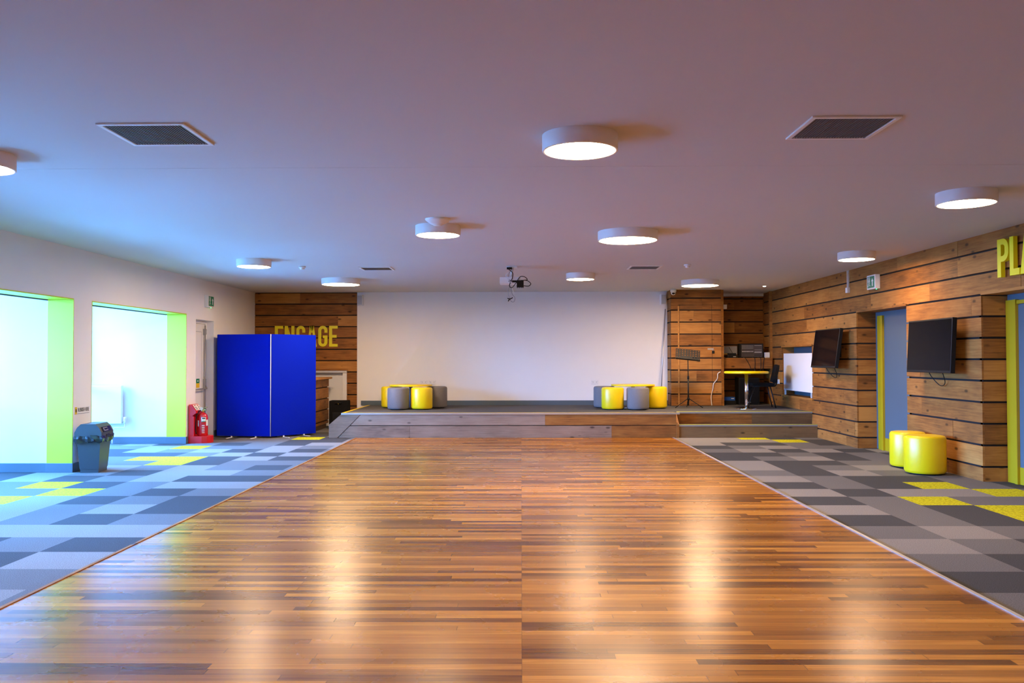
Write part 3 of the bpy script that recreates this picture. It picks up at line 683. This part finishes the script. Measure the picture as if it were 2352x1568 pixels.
m = MB(); m.box(-.045, 0, -.04, .04, 0, .085, 'white', bevel=.005); m.build('switch_box', parent=t)

# ---------------------------------------------------------------- televisions
def tv(loc, w, h, tilt, label, turn=0):
    t = thing('television', label, 'television', loc, 0, 'wall-mounted televisions')      # local: screen faces -x, width along y, loc = centre of panel
    M_ = Matrix.Rotation(turn, 4, 'Z') @ Matrix.Rotation(tilt, 4, 'Y')
    m = MB(); m.box(0, .055, -w/2, w/2, -h/2, h/2, 'black', mat=M_, bevel=.006); m.build('casing', parent=t)
    m = MB(); m.box(-.002, 0, -w/2+.018, w/2-.018, -h/2+.03, h/2-.018, 'screen', mat=M_); m.build('screen', parent=t)
    m = MB(); m.box(.05, XR-loc[0], -.12, .12, -.03, .03, 'blackmetal'); m.box(XR-loc[0]-.015, XR-loc[0]-.001, -.2, .2, -.15, .15, 'blackmetal'); m.box(.055, .08, -.2, -.17, -.2, .2, 'blackmetal', mat=M_); m.box(.055, .08, .17, .2, -.2, .2, 'blackmetal', mat=M_); m.build('bracket', parent=t)
    zb = -h/2
    m = MB(); xw = XR-loc[0]-.02
    m.tube(smooth_path([(.05, .13, zb+.05), (.09, .12, zb-.05), (xw-.02, .02, zb-.16), (xw-.02, -.1, zb-.12), (.08, -.16, zb+.03)]), .005, m='black', n=6); m.build('cable', parent=t)
tv((5.03, 13.97, 1.565), 1.12, .645, R_(8), 'wall television nearer the stage, left of the first door recess', 0)
tv((5.04, 10.45, 1.55), 1.12, .66, R_(3), 'wall television between the two door recesses above the yellow stools', 0)

# white board in hatch
t = thing('whiteboard', 'white board standing in the hatch recess in the boarded wall', 'board', (XR+.03, 16.0, .745))
m = MB(); m.box(-.012, .012, -.80, .86, .03, .75, 'white', bevel=.003); m.build('panel', parent=t)
m = MB(); m.box(-.006, .02, .80, .84, -.065, .04, 'white'); m.build('foot', parent=t)
m = MB(); m.box(-.006, .02, -.72, -.68, -.065, .04, 'white'); m.build('foot', parent=t)
# sockets by the chair
t = thing('wall_socket', 'white socket with a plug on the boarded wall behind the black chair', 'socket', (XR, 17.12, .93), -math.pi/2)
m = MB(); m.box(-.06, .06, -.02, 0, -.045, .045, 'white', bevel=.004); m.build('faceplate', parent=t)
m = MB(); m.box(-.055, -.02, -.05, -.02, -.03, .02, 'black', bevel=.004); m.build('plug', parent=t)

# ---------------------------------------------------------------- stools
def stool(loc, r, h, mat, name, label, group, first={}):
    key = (r, h, mat)
    if key in first: return dup(first[key], loc, label)
    t = thing(name, label, 'stool', loc, 0, group); first[key] = t
    m = MB(); m.lathe([(r-.018, .018), (r-.006, .03), (r, .05), (r, h-.035), (r-.006, h-.02)], n=56, m=mat, cap=False); m.lathe([(0, .018), (r-.018, .018)], n=56, m=mat, cap=False); m.build('side_cover', parent=t)
    m = MB(); m.lathe([(r-.006, h-.02), (r-.016, h-.006), (r-.04, h), (r*.4, h+.003), (0, h+.004)], n=56, m=mat, cap=False); m.build('seat_pad', parent=t)
    m = MB(); m.lathe([(r-.05, 0), (r-.05, .02)], n=40, m='black'); m.build('base', parent=t)
    return t
GL, GR = 'drum stools around the left low table', 'drum stools around the right low table'
stool((-2.34, 15.97, ZS), .205, .42, 'gvinyl', 'drum_stool', 'grey drum stool at the front of the left group', GL)
stool((-1.90, 16.03, ZS), .205, .42, 'yvinyl', 'drum_stool', 'yellow drum stool at the front of the left group', GL)
stool((-2.565, 16.62, ZS), .205, .42, 'yvinyl', 'drum_stool', 'yellow drum stool at the back left of the left group', GL)
stool((-1.665, 16.55, ZS), .205, .42, 'gvinyl', 'drum_stool', 'grey drum stool at the back right of the left group', GL)
for o in (stool((1.725, 15.90, ZS), .21, .42, 'yvinyl', 'drum_stool', 'yellow drum stool at the front of the right group', GR),
          stool((2.19, 15.83, ZS), .21, .42, 'gvinyl', 'drum_stool', 'grey drum stool at the front of the right group', GR),
          stool((1.63, 16.52, ZS), .21, .42, 'gvinyl', 'drum_stool', 'grey drum stool at the back left of the right group', GR),
          stool((2.605, 16.28, ZS), .21, .42, 'yvinyl', 'drum_stool', 'yellow drum stool at the back right, next to the boarded cupboard', GR)): o['group'] = GR
GP = 'large yellow stools by the boarded wall'
stool((4.975, 10.90, 0), .215, .455, 'yvinyl', 'drum_stool', 'rear one of the two yellow drum stools beside the boarded wall', GP)
stool((4.900, 10.28, 0), .235, .465, 'yvinyl', 'drum_stool', 'front one of the two yellow drum stools beside the boarded wall', GP)
def low_table(loc, r, label):
    t = thing('low_table', label, 'table', loc, 0, 'low round yellow tables')
    m = MB(); m.lathe([(0, .432), (r-.004, .432), (r, .438), (r, .458), (r-.004, .463), (0, .463)], n=64, m='ytop', cap=False); m.build('tabletop', parent=t)
    m = MB(); m.lathe([(.035, .02), (.035, .432)], n=20, m='steel'); m.build('pedestal', parent=t)
    m = MB(); m.lathe([(.17, 0), (.17, .008), (.04, .02)], n=32, m='steel'); m.build('base', parent=t)
low_table((-2.155, 16.40, ZS), .415, 'low round yellow table in the middle of the left group of stools')
low_table((2.165, 16.32, ZS), .42, 'low round yellow table in the middle of the right group of stools')

# ---------------------------------------------------------------- high round table, chair, music stand
t = thing('pedestal_table', 'round yellow-topped table on a chrome pedestal on the stage', 'table', (4.30, 16.10, ZS))
m = MB(); m.lathe([(0, .67), (.40, .67), (.415, .68), (.415, .705), (.40, .715), (0, .715)], n=64, m='ytop', cap=False); m.build('tabletop', parent=t)
m = MB(); m.lathe([(.034, .015), (.034, .67)], n=24, m='chrome'); m.build('pedestal', parent=t)
m = MB(); m.lathe([(.2, 0), (.2, .008), (.15, .016), (.05, .022), (.035, .04)], n=48, m='chrome', cap=False); m.build('base', parent=t)

t = thing('office_chair', 'black padded four-legged chair beside the pedestal table', 'chair', (4.68, 16.42, ZS), R_(-8))
m = MB(); m.box(-.21, .21, -.22, .22, .43, .485, 'blackfab', bevel=.02); m.build('seat', parent=t)
m = MB(); MM = Matrix.Translation((.25, 0, .66)) @ Matrix.Rotation(R_(14), 4, 'Y'); m.prism([(-.19, -.17), (.19, -.17), (.215, -.05), (.20, .12), (.14, .18), (-.14, .18), (-.20, .12), (-.215, -.05)], -.028, .028, 'x', 'blackfab', mat=MM); m.build('backrest', parent=t)
for s in (-1, 1):
    m = MB(); m.tube([(-.16, s*.20, .43), (-.29, s*.23, .008)], .0125, m='blackmetal'); m.build('leg', parent=t)
    m = MB(); m.tube([(.13, s*.20, .43), (.23, s*.23, .008)], .0125, m='blackmetal'); m.build('leg', parent=t)
m = MB(); m.tube([(-.18, -.2, .425), (.18, -.2, .425), (.18, .2, .425), (-.18, .2, .425), (-.18, -.2, .425)], .012, m='blackmetal'); m.build('seat_frame', parent=t)
for s in (-.1, .1):
    m = MB(); m.tube(smooth_path([(.12, s, .42), (.24, s, .43), (.27, s, .52), (.28, s, .62)]), .012, m='blackmetal'); m.build('back_support', parent=t)

t = thing('music_stand', 'black perforated music stand in front of the boarded cupboard', 'music stand', (3.255, 16.42, ZS))
m = MB(); w_, h_ = .47, .235; nx, nz = 9, 6
MM = Matrix.Translation((.0, .02, 1.035)) @ Matrix.Rotation(R_(-28), 4, 'X') @ Matrix.Rotation(R_(0), 4, 'Y')
SH = Matrix(((1, 0, .28, 0), (0, 1, 0, 0), (0, 0, 1, 0), (0, 0, 0, 1)))
cw, ch_ = w_/nx, h_/nz
xs = [-w_/2+i*cw for i in range(nx+1)]
skip = {(3, 0), (4, 0), (3, 1), (4, 1), (2, 0), (5, 1), (2, 1), (5, 0)}
for i in range(nx):
    for k in range(nz):
        x0, z0 = -w_/2+i*cw, -h_/2+k*ch_; a, b_ = cw*.25, ch_*.28
        if (i, k) in skip: m.box(x0, x0+cw, -.002, .002, z0, z0+ch_, 'black', mat=MM @ Matrix.Rotation(R_(7), 4, 'Y')); continue
        for q in ((x0, x0+cw, z0, z0+b_), (x0, x0+cw, z0+ch_-b_, z0+ch_), (x0, x0+a, z0+b_, z0+ch_-b_), (x0+cw-a, x0+cw, z0+b_, z0+ch_-b_)):
            m.box(q[0], q[1], -.002, .002, q[2], q[3], 'black', mat=MM @ Matrix.Rotation(R_(7), 4, 'Y'))
m.box(-w_/2, w_/2, -.045, .002, -h_/2-.004, -h_/2, 'black', mat=MM @ Matrix.Rotation(R_(7), 4, 'Y')); m.build('desk', parent=t)
m = MB(); m.tube([(0, 0, .05), (0, 0, .60)], .014, m='blackmetal'); m.tube([(0, 0, .6), (0, .015, .95)], .009, m='blackmetal'); m.lathe([(.02, .56), (.02, .62)], n=12, m='black'); m.build('pole', parent=t)
m = MB(); m.lathe([(.024, .15), (.024, .2)], n=12, m='black'); m.build('collar', parent=t)
for a in (200, 330, 85):
    m = MB(); ca, sa = math.cos(R_(a)), math.sin(R_(a)); m.tube([(.02*ca, .02*sa, .175), (.29*ca, .29*sa, .008)], .008, m='blackmetal'); m.tube([(.0, .0, .06), (.17*ca, .17*sa, .08)], .005, m='blackmetal', n=6); m.build('leg', parent=t)

# padlocked hasp on the cupboard
t = thing('padlock_hasp', 'metal hasp with a small black padlock on the boarded cupboard door', 'padlock', (3.86, BY-.004, 1.595))
m = MB(); m.box(-.075, .045, -.006, 0, -.018, .012, 'alu'); m.tube([(.02, -.006, -.0), (.03, -.02, -.0), (.035, -.012, -.01)], .004, m='alu'); m.build('hasp', parent=t)
m = MB(); m.box(.012, .058, -.03, -.006, -.095, -.04, 'black', bevel=.005); m.tube([(.022, -.018, -.04), (.022, -.018, -.01), (.048, -.018, -.01), (.048, -.018, -.04)], .004, m='alu'); m.build('padlock', parent=t)
# cable hanging on the cupboard front
pts = [(4.04, BY-.02, 1.13), (3.985, BY-.02, 1.09), (3.975, BY-.02, .99), (3.90, BY-.02, .89), (3.885, BY-.02, .79), (3.86, BY-.02, .70), (3.845, BY-.025, .62), (3.85, BY-.03, .52), (3.855, BY-.04, .45)]
m = MB(); m.tube(smooth_path(pts), .009, m='rope'); tag(m.build('hanging_cable'), 'cream cable dangling down the boarded cupboard to the stage', 'cable')

# ---------------------------------------------------------------- desk recess contents
DY = 17.35; DZ = 1.41
t = thing('worktop', 'boarded shelf desk across the recess carrying the sound equipment', 'desk', (0, 0, 0))
m = MB(); m.box(BX1+.065, XR-.055, DY+.02, RY-.004, DZ-.03, DZ, 'timber'); m.build('top', parent=t)
m = MB(); m.box(BX1+.065, XR-.06, DY, DY+.02, 1.19, DZ-.003, 'timber'); m.build('fascia', parent=t)
t = thing('mixing_desk', 'black mixing desk standing on the shelf in the recess', 'mixer', (4.80, 17.62, DZ))
MM = Matrix.Rotation(R_(-12), 4, 'X')
m = MB(); m.box(-.25, .25, -.06, .12, .0, .30, 'black', bevel=.008); m.build('casing', parent=t)
m = MB(); m.box(-.21, .225, -.064, -.06, .02, .28, 'steel' if False else 'vent'); m.build('front_panel', parent=t)
m = MB()
for k in range(9): x = -.19+k*.027; m.box(x-.006, x+.006, -.072, -.064, .125, .145, 'white'); m.box(x-.0015, x+.0015, -.067, -.064, .08, .2, 'black')
m.build('fader', parent=t)
m = MB()
for k in range(9):
    for j in range(4): m.lathe([(0, 0), (.006, 0), (.005, .01), (0, .01)], n=8, m='grille', mat=Matrix.Translation((-.19+k*.027, -.064, .19+j*.022)) @ Matrix.Rotation(R_(90), 4, 'X'))
for k in range(4): m.lathe([(0, 0), (.011, 0), (.009, .014), (0, .014)], n=10, m='black', mat=Matrix.Translation((.07+k*.04, -.064, .06)) @ Matrix.Rotation(R_(90), 4, 'X'))
m.box(.06, .21, -.067, -.064, .11, .13, 'grille'); m.box(.06, .21, -.067, -.064, .165, .17, 'grille'); m.box(.06, .21, -.067, -.064, .255, .262, 'grille'); m.build('knobs', parent=t)
t = thing('radio_receiver', 'small black receiver with a slanted aerial left of the mixing desk', 'receiver', (4.42, 17.6, DZ))
m = MB(); m.box(-.13, .10, -.08, .08, 0, .055, 'black', bevel=.005); m.box(-.10, .06, -.06, .07, .055, .1, 'black', bevel=.005); m.build('casing', parent=t)
m = MB(); m.tube([(.0, .0, .1), (-.08, .0, .23)], .004, m='black'); m.build('aerial', parent=t)
m = MB(); m.box(-.01, .05, -.083, -.08, .02, .035, 'grille'); m.build('display', parent=t)
t = thing('headphones', 'black and yellow headphones at the left end of the shelf', 'headphones', (4.23, 17.44, DZ))
m = MB(); m.tube([( -.045+.09*.5+.045*math.cos(a), 0, .045+.045*math.sin(a)) for a in [math.pi*i/10 for i in range(11)]], .006, m='signyel'); m.build('headband', parent=t)
for x in (-.045, .045):
    m = MB(); m.lathe([(.03, 0), (.035, .012), (.03, .028)], n=18, m='black', mat=Matrix.Translation((x-.014, 0, .04)) @ Matrix.Rotation(R_(90), 4, 'Y')); m.build('ear_cup', parent=t)
m = MB(); m.box(4.36, 4.66, RY-.02, RY-.001, 1.49, 1.665, 'greyboard', bevel=.003); tag(m.build('wall_panel'), 'pale grey wall panel on the recess boards behind the receiver', 'panel')
t = thing('small_white_box', 'small white box to the right of the mixing desk', 'box', (5.12, 17.55, DZ))
m = MB(); m.box(-.05, .045, -.04, .04, 0, .115, 'white', bevel=.004); m.build('body', parent=t)
t = thing('black_transformer', 'small black unit fixed to the boards above the white box', 'unit', (5.13, RY, 1.62)); m = MB(); m.box(-.06, .04, -.06, 0, -.06, .05, 'black', bevel=.005); m.build('body', parent=t)
t = thing('sound_speaker', 'tall black loudspeaker under the shelf in the recess', 'speaker', (4.72, 17.62, ZS))
m = MB(); m.box(-.215, .215, -.16, .16, 0, .56, 'black', bevel=.01); m.build('cabinet', parent=t)
m = MB(); m.box(-.195, .195, -.17, -.16, .03, .53, 'blackfab', bevel=.004); m.box(-.03, .03, -.172, -.17, .05, .06, 'grille'); m.build('grille', parent=t)
t = thing('wall_socket', 'white twin socket under the shelf above the black loudspeaker', 'socket', (4.88, RY, 1.08))
m = MB(); m.box(-.07, .07, -.012, 0, -.03, .03, 'white', bevel=.003); m.build('faceplate', parent=t)
m = MB(); m.box(-.045, -.015, -.03, -.012, -.02, .02, 'black', bevel=.003); m.build('plug', parent=t)
m = MB(); m.box(.02, .045, -.03, -.012, -.02, .02, 'black', bevel=.003); m.build('plug', parent=t)
t = thing('equipment_case', 'low black case on the stage floor under the shelf', 'case', (4.32, 17.65, ZS)); m = MB(); m.box(-.14, .14, -.15, .15, 0, .085, 'black', bevel=.008); m.build('body', parent=t)
m = MB(); m.box(4.20, 4.45, 17.55, 17.75, ZS+.0855, ZS+.155, 'bluebox', bevel=.002); m.box(4.37, 4.43, 17.5485, 17.55, ZS+.12, ZS+.135, 'white'); tag(m.build('blue_box'), 'small blue cardboard box on the low black case', 'box')
for a, lb in (([(4.62, 17.52, 1.42), (4.60, 17.34, 1.42), (4.66, 17.335, 1.33), (4.72, 17.33, 1.20), (4.73, 17.34, 1.1)], 'slanting black lead, leftmost of those over the shelf front'), ([(4.80, 17.52, 1.42), (4.80, 17.34, 1.42), (4.81, 17.335, 1.3), (4.80, 17.34, 1.1)], 'black lead over the shelf front below the middle of the mixing desk'), ([(4.92, 17.52, 1.42), (4.92, 17.34, 1.42), (4.93, 17.335, 1.3), (4.92, 17.34, 1.1)], 'black lead over the shelf front, second from the right'), ([(5.0, 17.52, 1.42), (5.0, 17.34, 1.42), (4.98, 17.335, 1.3), (4.97, 17.34, 1.1)], 'black lead over the shelf front, rightmost of the four')):
    m = MB(); m.tube(smooth_path(a), .006, m='black', n=6); tag(m.build('equipment_cable'), lb, 'cable', 'leads over the shelf front')
t = thing('thermostat', 'small white wall unit high in the recess left corner', 'thermostat', (4.20, 17.9, 2.47), math.pi/2)
m = MB(); m.box(-.05, .05, -.09, .040, -.045, .045, 'white', bevel=.004); m.build('body', parent=t); t.location = (4.168, 17.45, 2.47)

# ---------------------------------------------------------------- projector
t = thing('projector', 'ceiling projector with tangled cables over the hall centre', 'projector', (-.155, 12.72, H))
m = MB(); m.box(-.07, .10, -.08, .08, -.02, 0, 'white', bevel=.003); m.build('ceiling_plate', parent=t)
m = MB(); m.box(-.06, .02, -.10, -.05, -.05, -.02, 'black', bevel=.003); m.build('junction_box', parent=t)
m = MB(); m.tube([(.03, 0, -.02), (.0, 0, -.165)], .02, m='white'); m.box(-.06, .06, -.06, .06, -.17, -.155, 'white'); m.build('drop_pole', parent=t)
m = MB(); m.box(-.165, .15, -.11, .13, -.27, -.17, 'white', bevel=.01); pb = m.build('body', parent=t)
m = MB(); m.lathe([(.035, 0), (.035, .03), (.028, .035)], n=20, m='black', mat=Matrix.Translation((-.07, .13, -.22)) @ Matrix.Rotation(R_(-90), 4, 'X')); m.build('lens', parent=pb)
m = MB(); m.box(.02, .12, -.113, -.11, -.25, -.22, 'black'); m.box(-.03, .0, -.113, -.11, -.24, -.215, 'ink'); m.build('connector_panel', parent=pb)
m = MB(); m.box(.09, .195, -.19, -.12, -.33, -.225, 'black', bevel=.006)
for s in (.1, .13, .16, .185): m.box(s-.006, s+.003, -.192, -.12, -.34, -.33, 'black')
m.build('extender_box', parent=t)
for a, r, mt in (([(-.03, -.07, -.05), (.03, -.10, -.11), (.02, -.12, -.20), (-.02, -.13, -.30), (.02, -.14, -.33), (.08, -.14, -.26), (.14, -.13, -.17), (.21, -.13, -.17), (.25, -.12, -.21), (.2, -.12, -.22), (.15, -.12, -.22)], .006, 'black'),
                 ([(.15, -.12, -.225), (.24, -.14, -.225), (.30, -.15, -.27), (.27, -.16, -.31), (.195, -.155, -.305)], .006, 'black'),
                 ([(.02, -.05, -.03), (-.06, -.10, -.12), (-.06, -.13, -.18), (.0, -.13, -.25), (.02, -.12, -.33), (.05, -.11, -.42)], .005, 'white'),
                 ([(.03, -.05, -.03), (-.03, -.09, -.13), (-.01, -.12, -.28), (-.04, -.12, -.38), (-.02, -.12, -.47), (.0, -.12, -.50)], .004, 'steel'),
                 ([(.0, -.12, -.3), (.02, -.12, -.42), (.06, -.12, -.48), (.05, -.12, -.54), (.01, -.12, -.54), (-.02, -.12, -.49), (-.04, -.12, -.53)], .004, 'steel'),
                 ([(-.05, -.12, -.49), (-.01, -.12, -.50), (.03, -.12, -.48)], .008, 'black'), ([(-.04, -.12, -.535), (-.01, -.12, -.50)], .008, 'black')):
    m = MB(); m.tube(smooth_path(a), r, m=mt, n=6); m.build('cable', parent=t)

# ---------------------------------------------------------------- blue folding display panels
t = thing('display_screen', 'folding blue display panels standing on small white feet by the left wall', 'display screen', (0, 0, 0))
def panel(a, b, z0=.03, z1=1.85):
    d = Vector((b[0]-a[0], b[1]-a[1], 0)); L = d.length; ang = math.atan2(d.y, d.x)
    MM = Matrix.Translation((a[0], a[1], 0)) @ Matrix.Rotation(ang, 4, 'Z')
    m = MB(); m.box(.008, L-.008, -.011, .011, z0+.008, z1-.008, 'blue', mat=MM); p = m.build('panel', parent=t)
    m = MB(); m.box(0, .008, -.013, .013, z0, z1, 'blue', mat=MM); m.box(L-.008, L, -.013, .013, z0, z1, 'blue', mat=MM); m.box(.008, L-.008, -.012, .012, z0, z0+.008, 'blue', mat=MM); m.box(.008, L-.008, -.012, .012, z1-.008, z1, 'blue', mat=MM); m.build('edge_frame', parent=p)
    for s in (.27, .73):
        m = MB(); m.box(L*s-.012, L*s+.012, -.20, .20, 0, .010, 'white', mat=MM); m.box(L*s-.012, L*s+.012, -.012, .012, .01, z0+.004, 'white', mat=MM); m.build('foot', parent=t)
panel((-5.46, 15.08), (-4.47, 14.93)); panel((-4.455, 14.93), (-3.83, 15.60)); panel((-5.475, 15.10), (-5.33, 16.02))
m = MB(); m.lathe([(.007, .03), (.007, 1.85)], n=10, m='white', mat=Matrix.Translation((-4.462, 14.915, 0))); m.build('hinge_strip', parent=t)

# ---------------------------------------------------------------- counter, case
t = thing('bar_counter', 'timber-boarded counter standing behind the blue display panels', 'counter', (0, 0, 0))
m = MB(); planks(m, 'x', -3.96, -1, 15.72, 17.25, .10, 1.0, (), g0=.16, pitch=.225, seed=31, gap=.022, back=False); m.box(-4.5, -3.985, 15.74, 17.23, .1, .99, 'gapdark'); planks(m, 'y', 15.72, 1, -4.5, -3.985, .10, 1.0, (), g0=.16, pitch=.225, seed=32, gap=.022, back=False); m.build('body', parent=t)
m = MB(); m.box(-4.5, -4.0, 15.76, 17.2, 0, .1, 'timber_grey'); m.build('plinth', parent=t)
m = MB(); m.box(-4.55, -3.90, 15.66, 17.31, 1.0, 1.035, 'timber', bevel=.006); m.build('countertop', parent=t)
t = thing('flight_case', 'black padded case standing on the carpet between counter and stage', 'case', (-3.645, 16.85, 0))
m = MB(); m.box(-.19, .19, -.13, .13, .02, .575, 'blackfab', bevel=.02); m.build('body', parent=t)
m = MB(); m.box(-.12, .12, -.15, -.13, .08, .34, 'black', bevel=.01); m.build('pocket', parent=t)
m = MB(); m.tube(smooth_path([(-.06, -.135, .52), (-.05, -.155, .53), (.05, -.155, .53), (.06, -.135, .52)]), .008, m='black'); m.box(-.008, .008, -.137, -.13, .5, .52, 'brass'); m.build('handle', parent=t)
for x in (-.15, .15):
    m = MB(); m.lathe([(.02, -.012), (.02, .012)], n=14, m='black', mat=Matrix.Translation((x, -.1, .02)) @ Matrix.Rotation(R_(90), 4, 'Y')); m.build('wheel', parent=t)

# ---------------------------------------------------------------- radiator in the bay
t = thing('radiator', 'white panel radiator on the side wall of the far window bay', 'radiator', (-6.62, 13.95, 0))
m = MB(); m.box(-.60, 0, -.10, -.03, .34, .97, 'white', bevel=.008); m.build('panel', parent=t)
m = MB(); m.box(-.55, -.1, -.03, 0, .5, .55, 'white'); m.box(-.55, -.1, -.03, 0, .8, .85, 'white'); m.build('bracket', parent=t)
m = MB(); m.lathe([(.018, .34), (.018, .37), (.026, .385), (.026, .44), (.02, .45)], n=18, m='white', mat=Matrix.Translation((.045, -.065, 0))); m.tube([(0, -.065, .36), (.045, -.065, .36)], .012, m='chrome'); m.build('valve', parent=t)
m = MB(); m.tube(smooth_path([(.045, -.065, .34), (.045, -.065, .29), (.03, -.065, .275), (-.10, -.065, .27), (-.16, -.065, .25), (-.165, -.065, .2), (-.165, -.065, .005)]), .008, m='white'); m.build('pipe', parent=t)

# ---------------------------------------------------------------- bin
t = thing('litter_bin', 'square dark grey bin with a black bag and domed lid beside the window pier', 'bin', (-5.37, 10.52, 0), R_(7))
def frustum(mb, w0, d0, z0, w1, d1, z1, m):
    A = [mb.bm.verts.new((sx*w0/2, sy*d0/2, z0)) for sx, sy in ((-1, -1), (1, -1), (1, 1), (-1, 1))]; B = [mb.bm.verts.new((sx*w1/2, sy*d1/2, z1)) for sx, sy in ((-1, -1), (1, -1), (1, 1), (-1, 1))]
    fs = [mb.bm.faces.new(A[::-1]), mb.bm.faces.new(B)] + [mb.bm.faces.new((A[i], A[(i+1) % 4], B[(i+1) % 4], B[i])) for i in range(4)]
    mb._set(fs, m)
m = MB(); frustum(m, .215, .29, 0, .215, .29, .045, 'bin'); frustum(m, .225, .30, .045, .285, .37, .47, 'bin'); m.build('body', parent=t)
m = MB(); n = 44; rr = random.Random(4)            # crumpled bag skirt
def perim(u, w, d):
    P_ = 2*(w+d); s = u*P_
    if s < w: return (-w/2+s, -d/2)
    s -= w
    if s < d: return (w/2, -d/2+s)
    s -= d
    if s < w: return (w/2-s, d/2)
    s -= w
    return (-w/2, d/2-s)
rows = []
for k, (ex, z) in enumerate(((.006, .485), (.022, .455), (.03, .425), (.026, .40), (.012, .378))):
    row = []
    for i in range(n):
        j = rr.uniform(-.007, .009) if k else 0
        x, y = perim(i/n, .285+2*(ex+j), .37+2*(ex+j)); row.append(m.bm.verts.new((x, y, z+(rr.uniform(-.012, .012) if k in (3, 4) else 0))))
    rows.append(row)
fs = []
for a, b_ in zip(rows, rows[1:]):
    for i in range(n): fs.append(m.bm.faces.new((a[i], b_[i], b_[(i+1) % n], a[(i+1) % n])))
m._set(fs, 'bag'); m.build('bin_bag', parent=t)
m = MB(); W, D = .32, .405
m.prism([(-W/2, .455), (W/2, .455), (W/2, .50), (W/2-.03, .56), (W/2-.075, .605), (-W/2+.075, .605), (-W/2+.03, .56), (-W/2, .50)], -D/2, D/2, 'y', 'bin'); ld = m.build('lid', parent=t)
m = MB(); MM = Matrix.Translation((W/2-.013, 0, .532)) @ Matrix.Rotation(R_(-27), 4, 'Y'); m.box(-.002, .006, -.14, .14, -.035, .035, 'bag', mat=MM, bevel=.002); m.box(.006, .009, -.10, .02, -.02, .02, 'grille', mat=MM); m.box(.009, .010, -.094, .014, -.015, .015, 'bag', mat=MM); m.build('flap', parent=ld)

# ---------------------------------------------------------------- fire point
t = thing('extinguisher_stand', 'red plastic fire point stand against the wall by the exit door', 'fire stand', (XL+.02, 14.17, 0))
pts = [(0, -.16), (.22, -.16), (.30, -.13), (.34, -.06), (.34, .06), (.30, .13), (.22, .16), (0, .16)]
m = MB(); m.prism(pts, 0, .115, 'z', 'red'); m.build('base', parent=t)
m = MB(); m.prism([(0, .115), (.035, .115), (.035, .44), (.12, .50), (.12, .53), (.04, .645), (.0, .645)], -.15, .15, 'y', 'red')
m.prism([(.035, .115), (.085, .115), (.085, .44), (.035, .46)], -.15, -.12, 'y', 'red'); m.prism([(.035, .115), (.085, .115), (.085, .44), (.035, .46)], .12, .15, 'y', 'red'); m.build('back_panel', parent=t)
MM = Matrix.Translation((.083, 0, .593)) @ Matrix.Rotation(R_(-35), 4, 'Y')
m = MB(); m.box(0, .003, -.12, .12, -.055, .055, 'label', mat=MM)
for y in (-.06, .06):
    for z in (.035, .0, -.03): m.box(.003, .004, y-.03, y+.03, z-.008, z+.006, 'redmetal' if z > .02 else 'ink', mat=MM)
m.build('instruction_label', parent=t)
t = thing('fire_extinguisher', 'red fire extinguisher standing on the red plastic fire point', 'fire extinguisher', (-5.385, 14.17, .115))
m = MB(); m.lathe([(.0, 0), (.075, 0), (.082, .01), (.082, .30), (.074, .345), (.05, .372), (.026, .385), (.022, .40)], n=40, m='redmetal', cap=False); m.build('cylinder', parent=t)
m = MB(); m.lathe([(.024, .395), (.024, .43)], n=18, m='brass'); m.box(-.045, .055, -.012, .012, .425, .445, 'black', bevel=.003); m.box(-.03, .075, -.010, .010, -.006, .006, 'black', mat=Matrix.Translation((0, 0, .463)) @ Matrix.Rotation(R_(-12), 4, 'Y'), bevel=.003); m.build('valve', parent=t)
m = MB(); m.tube(smooth_path([(-.02, -.02, .425), (-.06, -.06, .40), (-.085, -.075, .30), (-.09, -.075, .12), (-.085, -.07, .03)]), .010, m='black'); m.build('hose', parent=t)
m = MB()
def wrap(mb, r, a0, a1, z0, z1, mt, n=8):
    for i in range(n):
        p, q = R_(a0+(a1-a0)*i/n), R_(a0+(a1-a0)*(i+1)/n)
        v = [mb.bm.verts.new((r*math.cos(p), r*math.sin(p), z0)), mb.bm.verts.new((r*math.cos(q), r*math.sin(q), z0)), mb.bm.verts.new((r*math.cos(q), r*math.sin(q), z1)), mb.bm.verts.new((r*math.cos(p), r*math.sin(p), z1))]
        mb._set([mb.bm.faces.new(v)], mt)
wrap(m, .0828, -85, -35, .235, .315, 'label'); wrap(m, .0832, -78, -42, .285, .305, 'ink'); wrap(m, .0832, -85, -35, .235, .248, 'green'); wrap(m, .0828, -30, 5, .17, .27, 'white'); wrap(m, .0828, -165, -120, .16, .26, 'white')
for z in (.05, .08, .11, .14, .17): wrap(m, .0828, -80, -50, z, z+.010, 'label')
m.build('cylinder_label', parent=t)
m = MB(); m.box(-.025, .025, -.03, -.028, -.03, .03, 'label', mat=Matrix.Translation((-.02, 0, .45)) @ Matrix.Rotation(R_(30), 4, 'Y')); m.build('inspection_tag', parent=t)
